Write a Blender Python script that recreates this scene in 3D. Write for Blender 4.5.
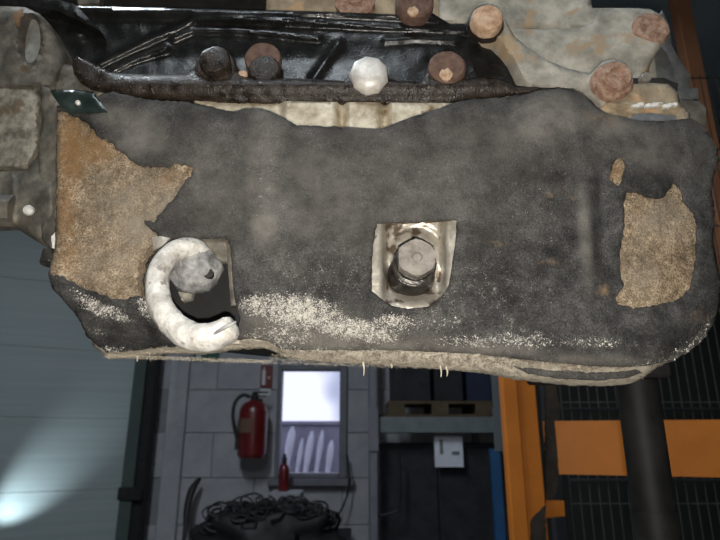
import bpy, bmesh, math, random
import numpy as np
from mathutils import Vector, noise
from mathutils.geometry import delaunay_2d_cdt

for o in list(bpy.data.objects):
    bpy.data.objects.remove(o)
random.seed(7)
SC = bpy.context.scene
COL = SC.collection
PI = math.pi

# ------------------------------------------------------------------ camera
PITCH = math.radians(16.5)
FPX = 560.0
CAM = Vector((0.0, 0.0, 1.2))
cd = bpy.data.cameras.new('camera')
cd.sensor_width = 36.0
cd.lens = 36.0 * FPX / 720.0
cd.clip_start = 0.01
cd.dof.use_dof = True
cd.dof.focus_distance = 0.415
cd.dof.aperture_fstop = 13.0
cam = bpy.data.objects.new('camera', cd)
COL.objects.link(cam)
cam.location = CAM
cam.rotation_euler = (PI / 2 + PITCH, 0, 0)
SC.camera = cam

# ------------------------------------------------------------------ world + light
world = bpy.data.worlds.new('world')
SC.world = world
world.use_nodes = True
wn = world.node_tree.nodes
wn['Background'].inputs[0].default_value = (0.80, 0.86, 1.0, 1)
wn['Background'].inputs[1].default_value = 1.5
_wt = wn.new('ShaderNodeTexCoord')
_wz = wn.new('ShaderNodeTexNoise')
_wz.inputs['Scale'].default_value = 7.0
_wr = wn.new('ShaderNodeValToRGB')
_wr.color_ramp.elements[0].position, _wr.color_ramp.elements[1].position = 0.38, 0.56
_wr.color_ramp.elements[0].color = (0.34, 0.38, 0.52, 1)
_wr.color_ramp.elements[1].color = (0.82, 0.86, 1.0, 1)
world.node_tree.links.new(_wt.outputs['Generated'], _wz.inputs['Vector'])
world.node_tree.links.new(_wz.outputs['Fac'], _wr.inputs['Fac'])
world.node_tree.links.new(_wr.outputs['Color'], wn['Background'].inputs[0])


def lamp(name, kind, loc, energy, color, **kw):
    d = bpy.data.lights.new(name, kind)
    d.energy = energy
    d.color = color
    for k, v in kw.items():
        setattr(d, k, v)
    o = bpy.data.objects.new(name, d)
    COL.objects.link(o)
    o.location = loc
    return o


# the phone's flash, just under its lens
lamp('camera_flash', 'POINT', CAM + Vector((0.004, -0.004, -0.017)), 9.2, (1.0, 0.95, 0.87), shadow_soft_size=0.003)

vs = SC.view_settings
vs.view_transform = 'Standard'
vs.look = 'None'
vs.exposure = 0.0
vs.gamma = 1.0
vs.use_curve_mapping = False

# ------------------------------------------------------------------ helpers: photo bearings to places
CA, SA = math.cos(PITCH), math.sin(PITCH)


def W(px, py, Y):
    xc = (px - 360.0) / FPX
    yc = (270.0 - py) / FPX
    ry = CA - yc * SA
    t = Y / ry
    return Vector((CAM.x + xc * t, Y, CAM.z + (SA + yc * CA) * t))


def MPP(px, py, Y):
    yc = (270.0 - py) / FPX
    return Y / (CA - yc * SA) / FPX


def WX(px, X, py):
    """point on the plane x = X seen at the pixel"""
    xc = (px - 360.0) / FPX
    yc = (270.0 - py) / FPX
    t = X / xc
    return Vector((X, (CA - yc * SA) * t, CAM.z + (SA + yc * CA) * t))


# ------------------------------------------------------------------ materials
MATS = {}


def mat(name, c1, c2=None, rough=0.6, metal=0.0, scale=30.0, bump=0.0, bscale=None, spec=0.5, c3=None, rvar=0.0, detail=6.0,
        lo=0.35, hi=0.65, spots=None, coat=0.0):
    m = bpy.data.materials.new(name)
    m.use_nodes = True
    nt = m.node_tree
    N, L = nt.nodes, nt.links
    b = N['Principled BSDF']
    tc = N.new('ShaderNodeTexCoord')
    out = None
    n1 = N.new('ShaderNodeTexNoise')
    n1.inputs['Scale'].default_value = scale
    n1.inputs['Detail'].default_value = detail
    n1.inputs['Roughness'].default_value = 0.62
    L.new(tc.outputs['Object'], n1.inputs['Vector'])
    if c2 is None:
        c2 = tuple(x * 0.8 for x in c1)
    r = N.new('ShaderNodeValToRGB')
    L.new(n1.outputs['Fac'], r.inputs['Fac'])
    r.color_ramp.elements[0].position = lo
    r.color_ramp.elements[1].position = hi
    r.color_ramp.elements[0].color = (*c1, 1)
    r.color_ramp.elements[1].color = (*c2, 1)
    if c3 is not None:
        e = r.color_ramp.elements.new((lo + hi) / 2)
        e.color = (*c3, 1)
    out = r.outputs['Color']
    if spots:
        sc_, thr, colr = spots
        n2 = N.new('ShaderNodeTexNoise')
        n2.inputs['Scale'].default_value = sc_
        n2.inputs['Detail'].default_value = 3.0
        L.new(tc.outputs['Object'], n2.inputs['Vector'])
        mr = N.new('ShaderNodeMapRange')
        mr.inputs['From Min'].default_value = thr
        mr.inputs['From Max'].default_value = thr + 0.08
        L.new(n2.outputs['Fac'], mr.inputs['Value'])
        mx = N.new('ShaderNodeMix')
        mx.data_type = 'RGBA'
        L.new(mr.outputs['Result'], mx.inputs['Factor'])
        L.new(out, mx.inputs['A'])
        mx.inputs['B'].default_value = (*colr, 1)
        out = mx.outputs['Result']
    L.new(out, b.inputs['Base Color'])
    b.inputs['Roughness'].default_value = rough
    b.inputs['Metallic'].default_value = metal
    b.inputs['Specular IOR Level'].default_value = spec
    if coat:
        b.inputs['Coat Weight'].default_value = coat
        b.inputs['Coat Roughness'].default_value = 0.15
    if rvar:
        mr = N.new('ShaderNodeMapRange')
        mr.inputs['From Min'].default_value = 0.3
        mr.inputs['From Max'].default_value = 0.7
        mr.inputs['To Min'].default_value = max(0.03, rough - rvar)
        mr.inputs['To Max'].default_value = min(1, rough + rvar)
        L.new(n1.outputs['Fac'], mr.inputs['Value'])
        L.new(mr.outputs['Result'], b.inputs['Roughness'])
    if bump:
        nb = N.new('ShaderNodeTexNoise')
        nb.inputs['Scale'].default_value = bscale or scale * 3
        nb.inputs['Detail'].default_value = 5.0
        L.new(tc.outputs['Object'], nb.inputs['Vector'])
        bp = N.new('ShaderNodeBump')
        bp.inputs['Strength'].default_value = 1.0
        bp.inputs['Distance'].default_value = bump
        L.new(nb.outputs['Fac'], bp.inputs['Height'])
        L.new(bp.outputs['Normal'], b.inputs['Normal'])
    MATS[name] = m
    return m


def emis(name, col, s):
    m = bpy.data.materials.new(name)
    m.use_nodes = True
    b = m.node_tree.nodes['Principled BSDF']
    b.inputs['Base Color'].default_value = (*col, 1)
    b.inputs['Emission Color'].default_value = (*col, 1)
    b.inputs['Emission Strength'].default_value = s
    return m


def felt(name, base1, base2, base3, dustcol, hazecol, tancol, bump, nscale, grain=(0.48, 1.7)):
    """fibrous pad: noise base, mixed by surface attributes haze (settled film), tan (bare fibre), dust (white grit)"""
    m = bpy.data.materials.new(name)
    m.use_nodes = True
    nt = m.node_tree
    N, L = nt.nodes, nt.links
    b = N['Principled BSDF']
    tc = N.new('ShaderNodeTexCoord')

    def nz(s, d=6.0, rr=0.65):
        n = N.new('ShaderNodeTexNoise')
        n.inputs['Scale'].default_value = s
        n.inputs['Detail'].default_value = d
        n.inputs['Roughness'].default_value = rr
        L.new(tc.outputs['Object'], n.inputs['Vector'])
        return n.outputs['Fac']

    def mathn(op, a, c, clamp=False):
        n = N.new('ShaderNodeMath')
        n.operation = op
        n.use_clamp = clamp
        for i, v in enumerate((a, c)):
            if hasattr(v, 'is_linked') or hasattr(v, 'links'):
                L.new(v, n.inputs[i])
            else:
                n.inputs[i].default_value = v
        return n.outputs[0]

    def attr(nm):
        n = N.new('ShaderNodeAttribute')
        n.attribute_name = nm
        return n.outputs['Fac']

    def mix(f, a, col):
        n = N.new('ShaderNodeMix')
        n.data_type = 'RGBA'
        L.new(f, n.inputs['Factor'])
        L.new(a, n.inputs['A'])
        if isinstance(col, tuple):
            n.inputs['B'].default_value = (*col, 1)
        else:
            L.new(col, n.inputs['B'])
        return n.outputs['Result']

    r = N.new('ShaderNodeValToRGB')
    L.new(nz(nscale), r.inputs['Fac'])
    e = r.color_ramp.elements
    e[0].position, e[1].position = 0.30, 0.72
    e[0].color, e[1].color = (*base1, 1), (*base3, 1)
    k = e.new(0.5)
    k.color = (*base2, 1)
    col = r.outputs['Color']
    gr = mathn('MULTIPLY', mathn('ADD', nz(760, 4, 0.75), -0.36), 3.4, True)
    mg = N.new('ShaderNodeMix')
    mg.data_type = 'RGBA'
    mg.blend_type = 'MULTIPLY'
    mg.inputs['Factor'].default_value = 1.0
    L.new(col, mg.inputs['A'])
    rg_ = N.new('ShaderNodeValToRGB')
    rg_.color_ramp.elements[0].color = (grain[0], grain[0], grain[0], 1)
    rg_.color_ramp.elements[1].color = (grain[1], grain[1], grain[1], 1)
    L.new(gr, rg_.inputs['Fac'])
    L.new(rg_.outputs['Color'], mg.inputs['B'])
    col = mg.outputs['Result']
    lf = N.new('ShaderNodeMapRange')
    lf.inputs['From Min'].default_value, lf.inputs['From Max'].default_value = 0.36, 0.64
    lf.inputs['To Min'].default_value, lf.inputs['To Max'].default_value = 0.62, 1.3
    L.new(nz(24, 4, 0.6), lf.inputs['Value'])
    vm = N.new('ShaderNodeVectorMath')
    vm.operation = 'SCALE'
    L.new(col, vm.inputs[0])
    L.new(lf.outputs['Result'], vm.inputs['Scale'])
    col = vm.outputs['Vector']
    # film
    hz = mathn('MULTIPLY', attr('haze'), mathn('ADD', mathn('MULTIPLY', nz(45, 8, 0.7), 2.4), -0.55, True), True)
    col = mix(hz, col, hazecol)
    # second colour (tan fibre / rust staining)
    tn = mathn('MULTIPLY', mathn('ADD', attr('tan'), mathn('MULTIPLY', mathn('ADD', nz(150, 8, 0.8), -0.66), 1.7), False), 1.8, True)
    col = mix(tn, col, tancol)
    # grit: fine grains whose number follows the attribute
    g = mathn('ADD', nz(1150, 3, 0.7), mathn('MULTIPLY', nz(210, 5, 0.65), 0.6))
    gd = mathn('ADD', g, mathn('ADD', mathn('MULTIPLY', attr('dust'), 0.40), -1.085))
    gf = mathn('MULTIPLY', gd, 5.0, True)
    col = mix(gf, col, dustcol)
    L.new(col, b.inputs['Base Color'])
    b.inputs['Roughness'].default_value = 0.95
    b.inputs['Specular IOR Level'].default_value = 0.12
    h = mathn('ADD', mathn('MULTIPLY', nz(900, 4, 0.6), 0.5), nz(180, 5, 0.6))
    h2 = mathn('ADD', h, mathn('MULTIPLY', gf, 0.5))
    bp = N.new('ShaderNodeBump')
    bp.inputs['Distance'].default_value = bump
    L.new(h2, bp.inputs['Height'])
    L.new(bp.outputs['Normal'], b.inputs['Normal'])
    MATS[name] = m
    return m


# engine
felt('charcoal_skin', (0.032, 0.031, 0.031), (0.056, 0.054, 0.052), (0.098, 0.094, 0.089), (0.74, 0.70, 0.63), (0.235, 0.215, 0.19),
     (0.30, 0.20, 0.12), 0.0009, 70)
felt('brown_fibre', (0.14, 0.10, 0.06), (0.29, 0.215, 0.14), (0.45, 0.355, 0.25), (0.66, 0.59, 0.48), (0.33, 0.285, 0.225),
     (0.27, 0.15, 0.065), 0.0016, 160, (0.25, 1.8))
mat('black_oily', (0.008, 0.008, 0.008), (0.018, 0.018, 0.017), rough=0.24, scale=60, bump=0.0003, bscale=600, spec=0.38, rvar=0.08)
mat('oily_brown', (0.014, 0.010, 0.008), (0.045, 0.033, 0.025), rough=0.36, scale=110, bump=0.0006, bscale=700, rvar=0.15, spec=0.34,
    spots=(700, 0.64, (0.26, 0.22, 0.18)))
mat('rust_brown', (0.10, 0.055, 0.038), (0.19, 0.115, 0.085), rough=0.8, scale=150, bump=0.0005, bscale=400)
mat('rust_pink', (0.24, 0.13, 0.085), (0.46, 0.33, 0.25), c3=(0.36, 0.22, 0.155), rough=0.85, scale=190, bump=0.0007, bscale=420)
mat('rust_bright', (0.42, 0.24, 0.14), (0.72, 0.52, 0.36), rough=0.7, scale=160, bump=0.0004)
mat('grey_cast', (0.25, 0.235, 0.195), (0.56, 0.52, 0.44), c3=(0.39, 0.365, 0.31), rough=0.78, scale=42, bump=0.0006, bscale=240,
    spots=(28, 0.58, (0.42, 0.31, 0.20)))
mat('tan_cast', (0.26, 0.20, 0.13), (0.50, 0.40, 0.27), c3=(0.36, 0.29, 0.20), rough=0.85, scale=55, bump=0.0009, bscale=220,
    spots=(34, 0.6, (0.50, 0.33, 0.19)))
mat('alloy_dirty', (0.075, 0.067, 0.056), (0.24, 0.215, 0.17), c3=(0.14, 0.125, 0.103), rough=0.62, metal=0.25, scale=55, bump=0.0005,
    bscale=300, spots=(38, 0.66, (0.15, 0.10, 0.06)))
mat('alloy_block', (0.12, 0.105, 0.08), (0.36, 0.325, 0.26), rough=0.6, metal=0.2, scale=100, bump=0.0008, bscale=300, spots=(45, 0.6, (0.15, 0.11, 0.07)))
mat('alloy_clean', (0.44, 0.40, 0.33), (0.74, 0.69, 0.60), rough=0.38, metal=0.5, scale=60, bump=0.0005, bscale=220,
    spots=(60, 0.56, (0.17, 0.13, 0.095)))
mat('alloy_gold', (0.36, 0.29, 0.19), (0.74, 0.66, 0.52), rough=0.5, metal=0.3, scale=70, bump=0.0004, bscale=260,
    spots=(60, 0.62, (0.22, 0.14, 0.075)))
mat('steel_bolt', (0.20, 0.175, 0.15), (0.36, 0.325, 0.285), rough=0.5, metal=0.35, scale=120, bump=0.0003, bscale=500)
mat('steel_shiny', (0.62, 0.59, 0.54), (0.90, 0.87, 0.82), rough=0.45, metal=0.2, scale=130, bump=0.0004, bscale=500)
mat('rust_stain', (0.16, 0.085, 0.04), (0.26, 0.14, 0.065), rough=0.8, scale=150)
mat('bore_steel', (0.20, 0.195, 0.18), (0.34, 0.33, 0.30), rough=0.4, metal=0.2, scale=90)
mat('oily_black_steel', (0.016, 0.014, 0.012), (0.06, 0.052, 0.044), rough=0.3, metal=0.3, scale=140, bump=0.0004, bscale=420)
mat('steel_dark', (0.03, 0.027, 0.023), (0.10, 0.09, 0.078), rough=0.35, metal=0.4, scale=140, bump=0.0004, bscale=420)
mat('hook_dusty', (0.42, 0.39, 0.35), (0.82, 0.79, 0.73), rough=0.8, scale=90, bump=0.0012, bscale=300, spots=(150, 0.58, (0.32, 0.29, 0.26)))
mat('lump_grey', (0.16, 0.155, 0.15), (0.42, 0.41, 0.40), rough=0.75, scale=130, bump=0.0012, bscale=260)
mat('recess_shade_black', (0.006, 0.006, 0.006), (0.012, 0.011, 0.010), rough=0.7, scale=60)
mat('block_dark', (0.012, 0.011, 0.010), (0.035, 0.030, 0.026), rough=0.6, scale=40, bump=0.001)
mat('clip_dark', (0.012, 0.020, 0.018), (0.03, 0.042, 0.038), rough=0.3, scale=60, bump=0.0004)
mat('white_paint', (0.62, 0.61, 0.58), (0.92, 0.91, 0.88), rough=0.7, scale=300)
mat('blue_grey_slot', (0.10, 0.11, 0.12), (0.19, 0.20, 0.21), rough=0.6, scale=90)
mat('grey_bracket', (0.07, 0.072, 0.07), (0.14, 0.14, 0.135), rough=0.6, scale=60, bump=0.0004)
mat('grit', (0.66, 0.62, 0.55), (0.90, 0.86, 0.79), rough=0.9, scale=400)
mat('fibre_tan', (0.50, 0.43, 0.33), (0.74, 0.66, 0.53), rough=0.95, scale=300)
# workshop
mat('wall_panel', (0.29, 0.345, 0.355), (0.34, 0.39, 0.40), rough=0.5, metal=0.0, scale=3, spec=0.5)
_nt = MATS['wall_panel'].node_tree
_mp = _nt.nodes.new('ShaderNodeMapping')
_mp.inputs['Scale'].default_value = (0.25, 0.25, 9.0)
_tc = [n for n in _nt.nodes if n.type == 'TEX_COORD'][0]
_nz = [n for n in _nt.nodes if n.type == 'TEX_NOISE'][0]
_nt.links.new(_tc.outputs['Object'], _mp.inputs['Vector'])
_nt.links.new(_mp.outputs['Vector'], _nz.inputs['Vector'])
mat('block_paint', (0.33, 0.335, 0.37), (0.42, 0.425, 0.455), rough=0.85, scale=6, bump=0.004, bscale=60)
mat('mortar', (0.21, 0.215, 0.235), (0.26, 0.265, 0.285), rough=0.95, scale=20)
mat('ceiling_grey', (0.34, 0.40, 0.43), (0.42, 0.47, 0.50), rough=0.9, scale=3)
mat('backdrop', (0.008, 0.009, 0.008), (0.016, 0.018, 0.015), rough=0.9, scale=6)
mat('dark_wall', (0.09, 0.11, 0.118), (0.12, 0.14, 0.148), rough=0.9, scale=3)
mat('concrete', (0.10, 0.10, 0.098), (0.17, 0.17, 0.165), rough=0.85, scale=4, bump=0.002, bscale=40)
mat('green_black', (0.05, 0.068, 0.064), (0.07, 0.09, 0.085), rough=0.6, scale=8)
mat('orange_paint', (0.52, 0.15, 0.011), (0.62, 0.185, 0.016), rough=0.5, scale=9, bump=0.0004, bscale=60, spots=(14, 0.72, (0.10, 0.04, 0.012)))
mat('orange_dull', (0.56, 0.24, 0.12), (0.66, 0.28, 0.14), rough=0.6, scale=9)
mat('worn_brown', (0.020, 0.016, 0.012), (0.055, 0.040, 0.028), rough=0.85, scale=25, bump=0.002)
mat('black_pipe', (0.012, 0.012, 0.012), (0.026, 0.025, 0.024), rough=0.6, scale=30, spec=0.3)
mat('wire_grey', (0.05, 0.05, 0.045), (0.09, 0.09, 0.08), rough=0.6, scale=30)
mat('rack_grey', (0.13, 0.155, 0.165), (0.18, 0.205, 0.215), rough=0.6, scale=12)
mat('rack_blue', (0.02, 0.09, 0.22), (0.03, 0.12, 0.28), rough=0.5, scale=12)
mat('wood', (0.07, 0.05, 0.03), (0.12, 0.085, 0.05), rough=0.85, scale=14)
mat('red_paint', (0.11, 0.008, 0.010), (0.17, 0.013, 0.015), rough=0.32, scale=8, spec=0.6)
mat('rubber', (0.007, 0.007, 0.008), (0.015, 0.015, 0.016), rough=0.6, scale=40)
mat('white_label', (0.55, 0.55, 0.58), (0.66, 0.66, 0.68), rough=0.7, scale=10)
mat('paper', (0.62, 0.64, 0.74), (0.74, 0.76, 0.84), rough=0.8, scale=14)
mat('frame_grey', (0.13, 0.135, 0.16), (0.18, 0.185, 0.21), rough=0.5, scale=10)
mat('green_sign', (0.012, 0.085, 0.060), (0.018, 0.11, 0.078), rough=0.5, scale=10)
mat('dark_stuff', (0.010, 0.011, 0.014), (0.024, 0.025, 0.03), rough=0.8, scale=14)
mat('navy_stuff', (0.010, 0.016, 0.045), (0.018, 0.026, 0.065), rough=0.7, scale=10)
mat('yellow_paint', (0.30, 0.24, 0.03), (0.40, 0.33, 0.05), rough=0.6, scale=18)
mat('yard_wall', (0.22, 0.21, 0.27), (0.30, 0.29, 0.36), rough=0.9, scale=5)
mat('yard_white', (0.48, 0.48, 0.56), (0.72, 0.72, 0.78), rough=0.8, scale=5)
mat('lamp_body', (0.5, 0.5, 0.5), (0.6, 0.6, 0.6), rough=0.5)

gm = bpy.data.materials.new('pane_glass')
gm.use_nodes = True
_n, _l = gm.node_tree.nodes, gm.node_tree.links
_n.remove(_n['Principled BSDF'])
_t = _n.new('ShaderNodeBsdfTransparent'); _t.inputs[0].default_value = (0.93, 0.93, 0.97, 1)
_g = _n.new('ShaderNodeBsdfGlossy'); _g.inputs['Roughness'].default_value = 0.05
_m = _n.new('ShaderNodeMixShader'); _m.inputs[0].default_value = 0.05
_l.new(_t.outputs[0], _m.inputs[1]); _l.new(_g.outputs[0], _m.inputs[2]); _l.new(_m.outputs[0], _n['Material Output'].inputs[0])
MATS['pane_glass'] = gm

# ------------------------------------------------------------------ object building
ROOT = {}


def empty(name, loc, label=None, cat=None, group=None, kind=None):
    o = bpy.data.objects.new(name, None)
    o.empty_display_size = 0.05
    COL.objects.link(o)
    o.location = loc
    ROOT[o.name] = Vector(loc)
    tagit(o, label, cat, group, kind)
    return o


def tagit(o, label=None, cat=None, group=None, kind=None):
    if label: o['label'] = label
    if cat: o['category'] = cat
    if group: o['group'] = group
    if kind: o['kind'] = kind
    return o


def mk(name, verts, faces, material, parent=None, smooth=35, label=None, cat=None, group=None, kind=None, attrs=None):
    """verts in world space; the object's origin is its root's base (or its own base when top level)"""
    V = [Vector(v) for v in verts]
    if parent is not None:
        off = ROOT[parent.name]
    else:
        a = np.array([tuple(v) for v in V])
        off = Vector(((a[:, 0].min() + a[:, 0].max()) / 2, (a[:, 1].min() + a[:, 1].max()) / 2, a[:, 2].min()))
    me = bpy.data.meshes.new(name)
    me.from_pydata([tuple(v - off) for v in V], [], [tuple(f) for f in faces])
    me.validate()
    bm = bmesh.new()
    bm.from_mesh(me)
    bmesh.ops.recalc_face_normals(bm, faces=bm.faces)
    bm.to_mesh(me)
    bm.free()
    me.materials.append(MATS[material] if isinstance(material, str) else material)
    if attrs:
        for k, vals in attrs.items():
            at = me.attributes.new(k, 'FLOAT', 'POINT')
            at.data.foreach_set('value', np.asarray(vals, dtype=np.float32))
    if smooth:
        me.polygons.foreach_set('use_smooth', [True] * len(me.polygons))
        if smooth < 179:
            me.set_sharp_from_angle(angle=math.radians(smooth))
    o = bpy.data.objects.new(name, me)
    COL.objects.link(o)
    if parent is not None:
        o.parent = parent
    else:
        o.location = off
    ROOT[o.name] = off
    tagit(o, label, cat, group, kind)
    return o


def boxvf(x0, x1, y0, y1, z0, z1, b=0.0):
    """box, chamfered by b"""
    bm = bmesh.new()
    bmesh.ops.create_cube(bm, size=1.0)
    for v in bm.verts:
        v.co = Vector((x0 + (v.co.x + 0.5) * (x1 - x0), y0 + (v.co.y + 0.5) * (y1 - y0), z0 + (v.co.z + 0.5) * (z1 - z0)))
    if b > 0:
        bmesh.ops.bevel(bm, geom=list(bm.edges), offset=b, segments=1, affect='EDGES')
    bm.verts.index_update()
    V = [v.co.copy() for v in bm.verts]
    F = [[v.index for v in f.verts] for f in bm.faces]
    bm.free()
    return V, F


def join(*vfs):
    V, F = [], []
    for v, f in vfs:
        k = len(V)
        V += list(v)
        F += [[i + k for i in q] for q in f]
    return V, F


def basis(axis):
    a = Vector(axis).normalized()
    u = a.cross(Vector((0, 0, 1)))
    if u.length < 1e-4:
        u = Vector((1, 0, 0))
    u.normalize()
    return u, a.cross(u).normalized(), a


def lathe(c, axis, prof, n=28, capends=True, wob=0.0, seed=0):
    """profile [(r, h)] turned about the axis through c"""
    u, v, a = basis(axis)
    V, F = [], []
    for j, (r, h) in enumerate(prof):
        for i in range(n):
            t = 2 * PI * i / n
            rr = r
            if wob:
                rr *= 1 + wob * noise.noise(Vector((math.cos(t) * 2.2 + seed, math.sin(t) * 2.2, h * 90)))
            V.append(Vector(c) + (u * math.cos(t) + v * math.sin(t)) * rr + a * h)
    for j in range(len(prof) - 1):
        for i in range(n):
            i2 = (i + 1) % n
            F.append([j * n + i, j * n + i2, (j + 1) * n + i2, (j + 1) * n + i])
    if capends:
        F.append(list(range(n))[::-1])
        F.append([(len(prof) - 1) * n + i for i in range(n)])
    return V, F


def hexhead(c, axis, r, h, rot=0.0):
    """chamfered hexagon head with its base at c"""
    u, v, a = basis(axis)
    V, F = [], []
    n = 24
    rings = []
    hexr = lambda t: r * math.cos(PI / 6) / math.cos(((t - rot) % (PI / 3)) - PI / 6)
    rc = r * 0.90
    for (kind, hh) in (('hex', 0.0), ('hex', h * 0.80), ('cham', h), ('in', h * 1.0)):
        ring = []
        for i in range(n):
            t = 2 * PI * i / n + rot
            hx = hexr(t)
            if kind == 'hex':
                rr, z = hx, hh
                if hh > 0:
                    z = h - max(0.0, (hx - rc)) * 0.9 - 0.0002
            elif kind == 'cham':
                rr, z = min(hx, rc), h
            else:
                rr, z = rc * 0.55, h * 0.985
            ring.append(len(V))
            V.append(Vector(c) + (u * math.cos(t) + v * math.sin(t)) * rr + a * z)
        rings.append(ring)
    for q in range(len(rings) - 1):
        for i in range(n):
            i2 = (i + 1) % n
            F.append([rings[q][i], rings[q][i2], rings[q + 1][i2], rings[q + 1][i]])
    F.append(rings[-1])
    F.append(rings[0][::-1])
    return V, F


def catmull(P, k=6):
    P = [Vector(p) for p in P]
    out = []
    for i in range(len(P) - 1):
        p0 = P[max(0, i - 1)]; p1 = P[i]; p2 = P[i + 1]; p3 = P[min(len(P) - 1, i + 2)]
        for j in range(k):
            t = j / k
            out.append(0.5 * ((2 * p1) + (-p0 + p2) * t + (2 * p0 - 5 * p1 + 4 * p2 - p3) * t * t + (-p0 + 3 * p1 - 3 * p2 + p3) * t ** 3))
    out.append(P[-1])
    return out


def tube(P, R, n=10, k=6, wob=0.0, flat_end=None):
    """swept tube; P world points, R radius or list"""
    if not isinstance(R, (list, tuple)):
        R = [R] * len(P)
    Q = catmull([Vector((*p,)) for p in P], k)
    RR = np.interp(np.linspace(0, len(P) - 1, len(Q)), range(len(P)), R)
    V, F = [], []
    t0 = (Q[1] - Q[0]).normalized()
    u = t0.orthogonal().normalized()
    for i, q in enumerate(Q):
        t = (Q[min(i + 1, len(Q) - 1)] - Q[max(0, i - 1)]).normalized()
        u = (u - t * u.dot(t)).normalized()
        w = t.cross(u)
        for j in range(n):
            a = 2 * PI * j / n
            rr = RR[i]
            if wob:
                rr *= 1 + wob * noise.noise(Vector((math.cos(a) * 1.6, math.sin(a) * 1.6, i * 0.45)))
            V.append(q + (u * math.cos(a) + w * math.sin(a)) * rr)
    for i in range(len(Q) - 1):
        for j in range(n):
            j2 = (j + 1) % n
            F.append([i * n + j, i * n + j2, (i + 1) * n + j2, (i + 1) * n + j])
    F.append(list(range(n))[::-1])
    F.append([(len(Q) - 1) * n + j for j in range(n)])
    return V, F


def inpoly(X, Yy, poly):
    P = np.asarray(poly, float)
    res = np.zeros(len(X), bool)
    n = len(P)
    j = n - 1
    for i in range(n):
        xi, yi = P[i]; xj, yj = P[j]
        c = ((yi > Yy) != (yj > Yy)) & (X < (xj - xi) * (Yy - yi) / (yj - yi + 1e-12) + xi)
        res ^= c
        j = i
    return res


def distpoly(X, Yy, poly, closed=True):
    P = np.asarray(poly, float)
    d = np.full(len(X), 1e9)
    n = len(P)
    for i in range(n if closed else n - 1):
        a = P[i]; b = P[(i + 1) % n]
        ab = b - a
        L2 = ab @ ab + 1e-12
        t = np.clip(((X - a[0]) * ab[0] + (Yy - a[1]) * ab[1]) / L2, 0, 1)
        d = np.minimum(d, np.hypot(X - a[0] - t * ab[0], Yy - a[1] - t * ab[1]))
    return d


def resample(poly, step, jag=0.0, seed=0):
    out = []
    n = len(poly)
    for i in range(n):
        a = np.array(poly[i], float); b = np.array(poly[(i + 1) % n], float)
        L_ = np.hypot(*(b - a))
        k = max(1, int(round(L_ / step)))
        nn = np.array([-(b - a)[1], (b - a)[0]]) / (L_ + 1e-9)
        for j in range(k):
            p = a + (b - a) * j / k
            if jag:
                p = p + nn * jag * (noise.noise(Vector((p[0] * 0.21 + seed, p[1] * 0.21, 0))) + 0.8 * noise.noise(Vector((p[0] * 0.6, p[1] * 0.6 + seed, 3))))
            out.append((float(p[0]), float(p[1])))
    return out


def plate(name, outer, Y, thick, material, parent, holes=(), step=4.0, relief=None, rpx=3.0, rm=0.002, jag=0.0, hjag=0.0,
          attrs=None, smooth=40, round_holes=True, **kw):
    """solid of the traced outline: front surface at depth Y minus relief(px,py) (metres towards the viewer), rounded at its edges"""
    O = resample(outer, step, jag, 1.3)
    H = [resample(h, step, (hjag[i] if isinstance(hjag, (list, tuple)) else hjag), 5.1 + i) for i, h in enumerate(holes)]
    xs = [p[0] for p in O]; ys = [p[1] for p in O]
    gx, gy = np.meshgrid(np.arange(min(xs), max(xs), step), np.arange(min(ys), max(ys), step))
    gx = gx + (np.arange(gx.shape[0]) % 2)[:, None] * step * 0.5
    X = gx.ravel(); Yy = gy.ravel()
    keep = inpoly(X, Yy, O) & (distpoly(X, Yy, O) > step * 0.55)
    for h in H:
        keep &= ~inpoly(X, Yy, h) & (distpoly(X, Yy, h) > step * 0.55)
    X, Yy = X[keep], Yy[keep]
    pts = [Vector(p) for p in O]
    ed = [(i, (i + 1) % len(O)) for i in range(len(O))]
    for h in H:
        k = len(pts)
        pts += [Vector(p) for p in h]
        ed += [(k + i, k + (i + 1) % len(h)) for i in range(len(h))]
    pts += [Vector((float(a), float(b))) for a, b in zip(X, Yy)]
    v2, _, f2, *_ = delaunay_2d_cdt(pts, ed, [], 0, 1e-3)
    vx = np.array([v.x for v in v2]); vy = np.array([v.y for v in v2])
    tri = np.array([list(f) for f in f2 if len(f) == 3])
    cx = vx[tri].mean(1); cy = vy[tri].mean(1)
    ok = inpoly(cx, cy, O)
    for h in H:
        ok &= ~inpoly(cx, cy, h)
    tri = tri[ok]
    used = np.unique(tri)
    remap = -np.ones(len(vx), int); remap[used] = np.arange(len(used))
    tri = remap[tri]; vx = vx[used]; vy = vy[used]
    d = distpoly(vx, vy, O)
    if round_holes:
        for h in H:
            d = np.minimum(d, distpoly(vx, vy, h))
    q = np.clip(d / max(rpx, 1e-6), 0, 1)
    back = rm * (1 - np.sqrt(np.clip(1 - (1 - q) ** 2, 0, 1)))
    rel = relief(vx, vy) if relief is not None else np.zeros(len(vx))
    depth = Y + back - rel
    n = len(vx)
    ztop = [W(vx[i], vy[i], depth[i]) for i in range(n)]
    V = ztop + [p + Vector((0, thick, 0)) for p in ztop]
    F = [list(t) for t in tri] + [[t[2] + n, t[1] + n, t[0] + n] for t in tri]
    cnt = {}
    for t in tri:
        for a, b in ((t[0], t[1]), (t[1], t[2]), (t[2], t[0])):
            key = (min(a, b), max(a, b))
            cnt.setdefault(key, []).append((a, b))
    for key, l in cnt.items():
        if len(l) == 1:
            a, b = l[0]
            F.append([b, a, a + n, b + n])
    at = None
    if attrs:
        at = {}
        for k, fn in attrs.items():
            vals = fn(vx, vy)
            at[k] = np.concatenate([vals, vals])
    return mk(name, V, F, material, parent, smooth=smooth, attrs=at, **kw)


def vnoise(X, Yy, s, seed=0.0):
    return np.array([noise.noise(Vector((float(a) * s, float(b) * s, seed))) for a, b in zip(X, Yy)])


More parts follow.
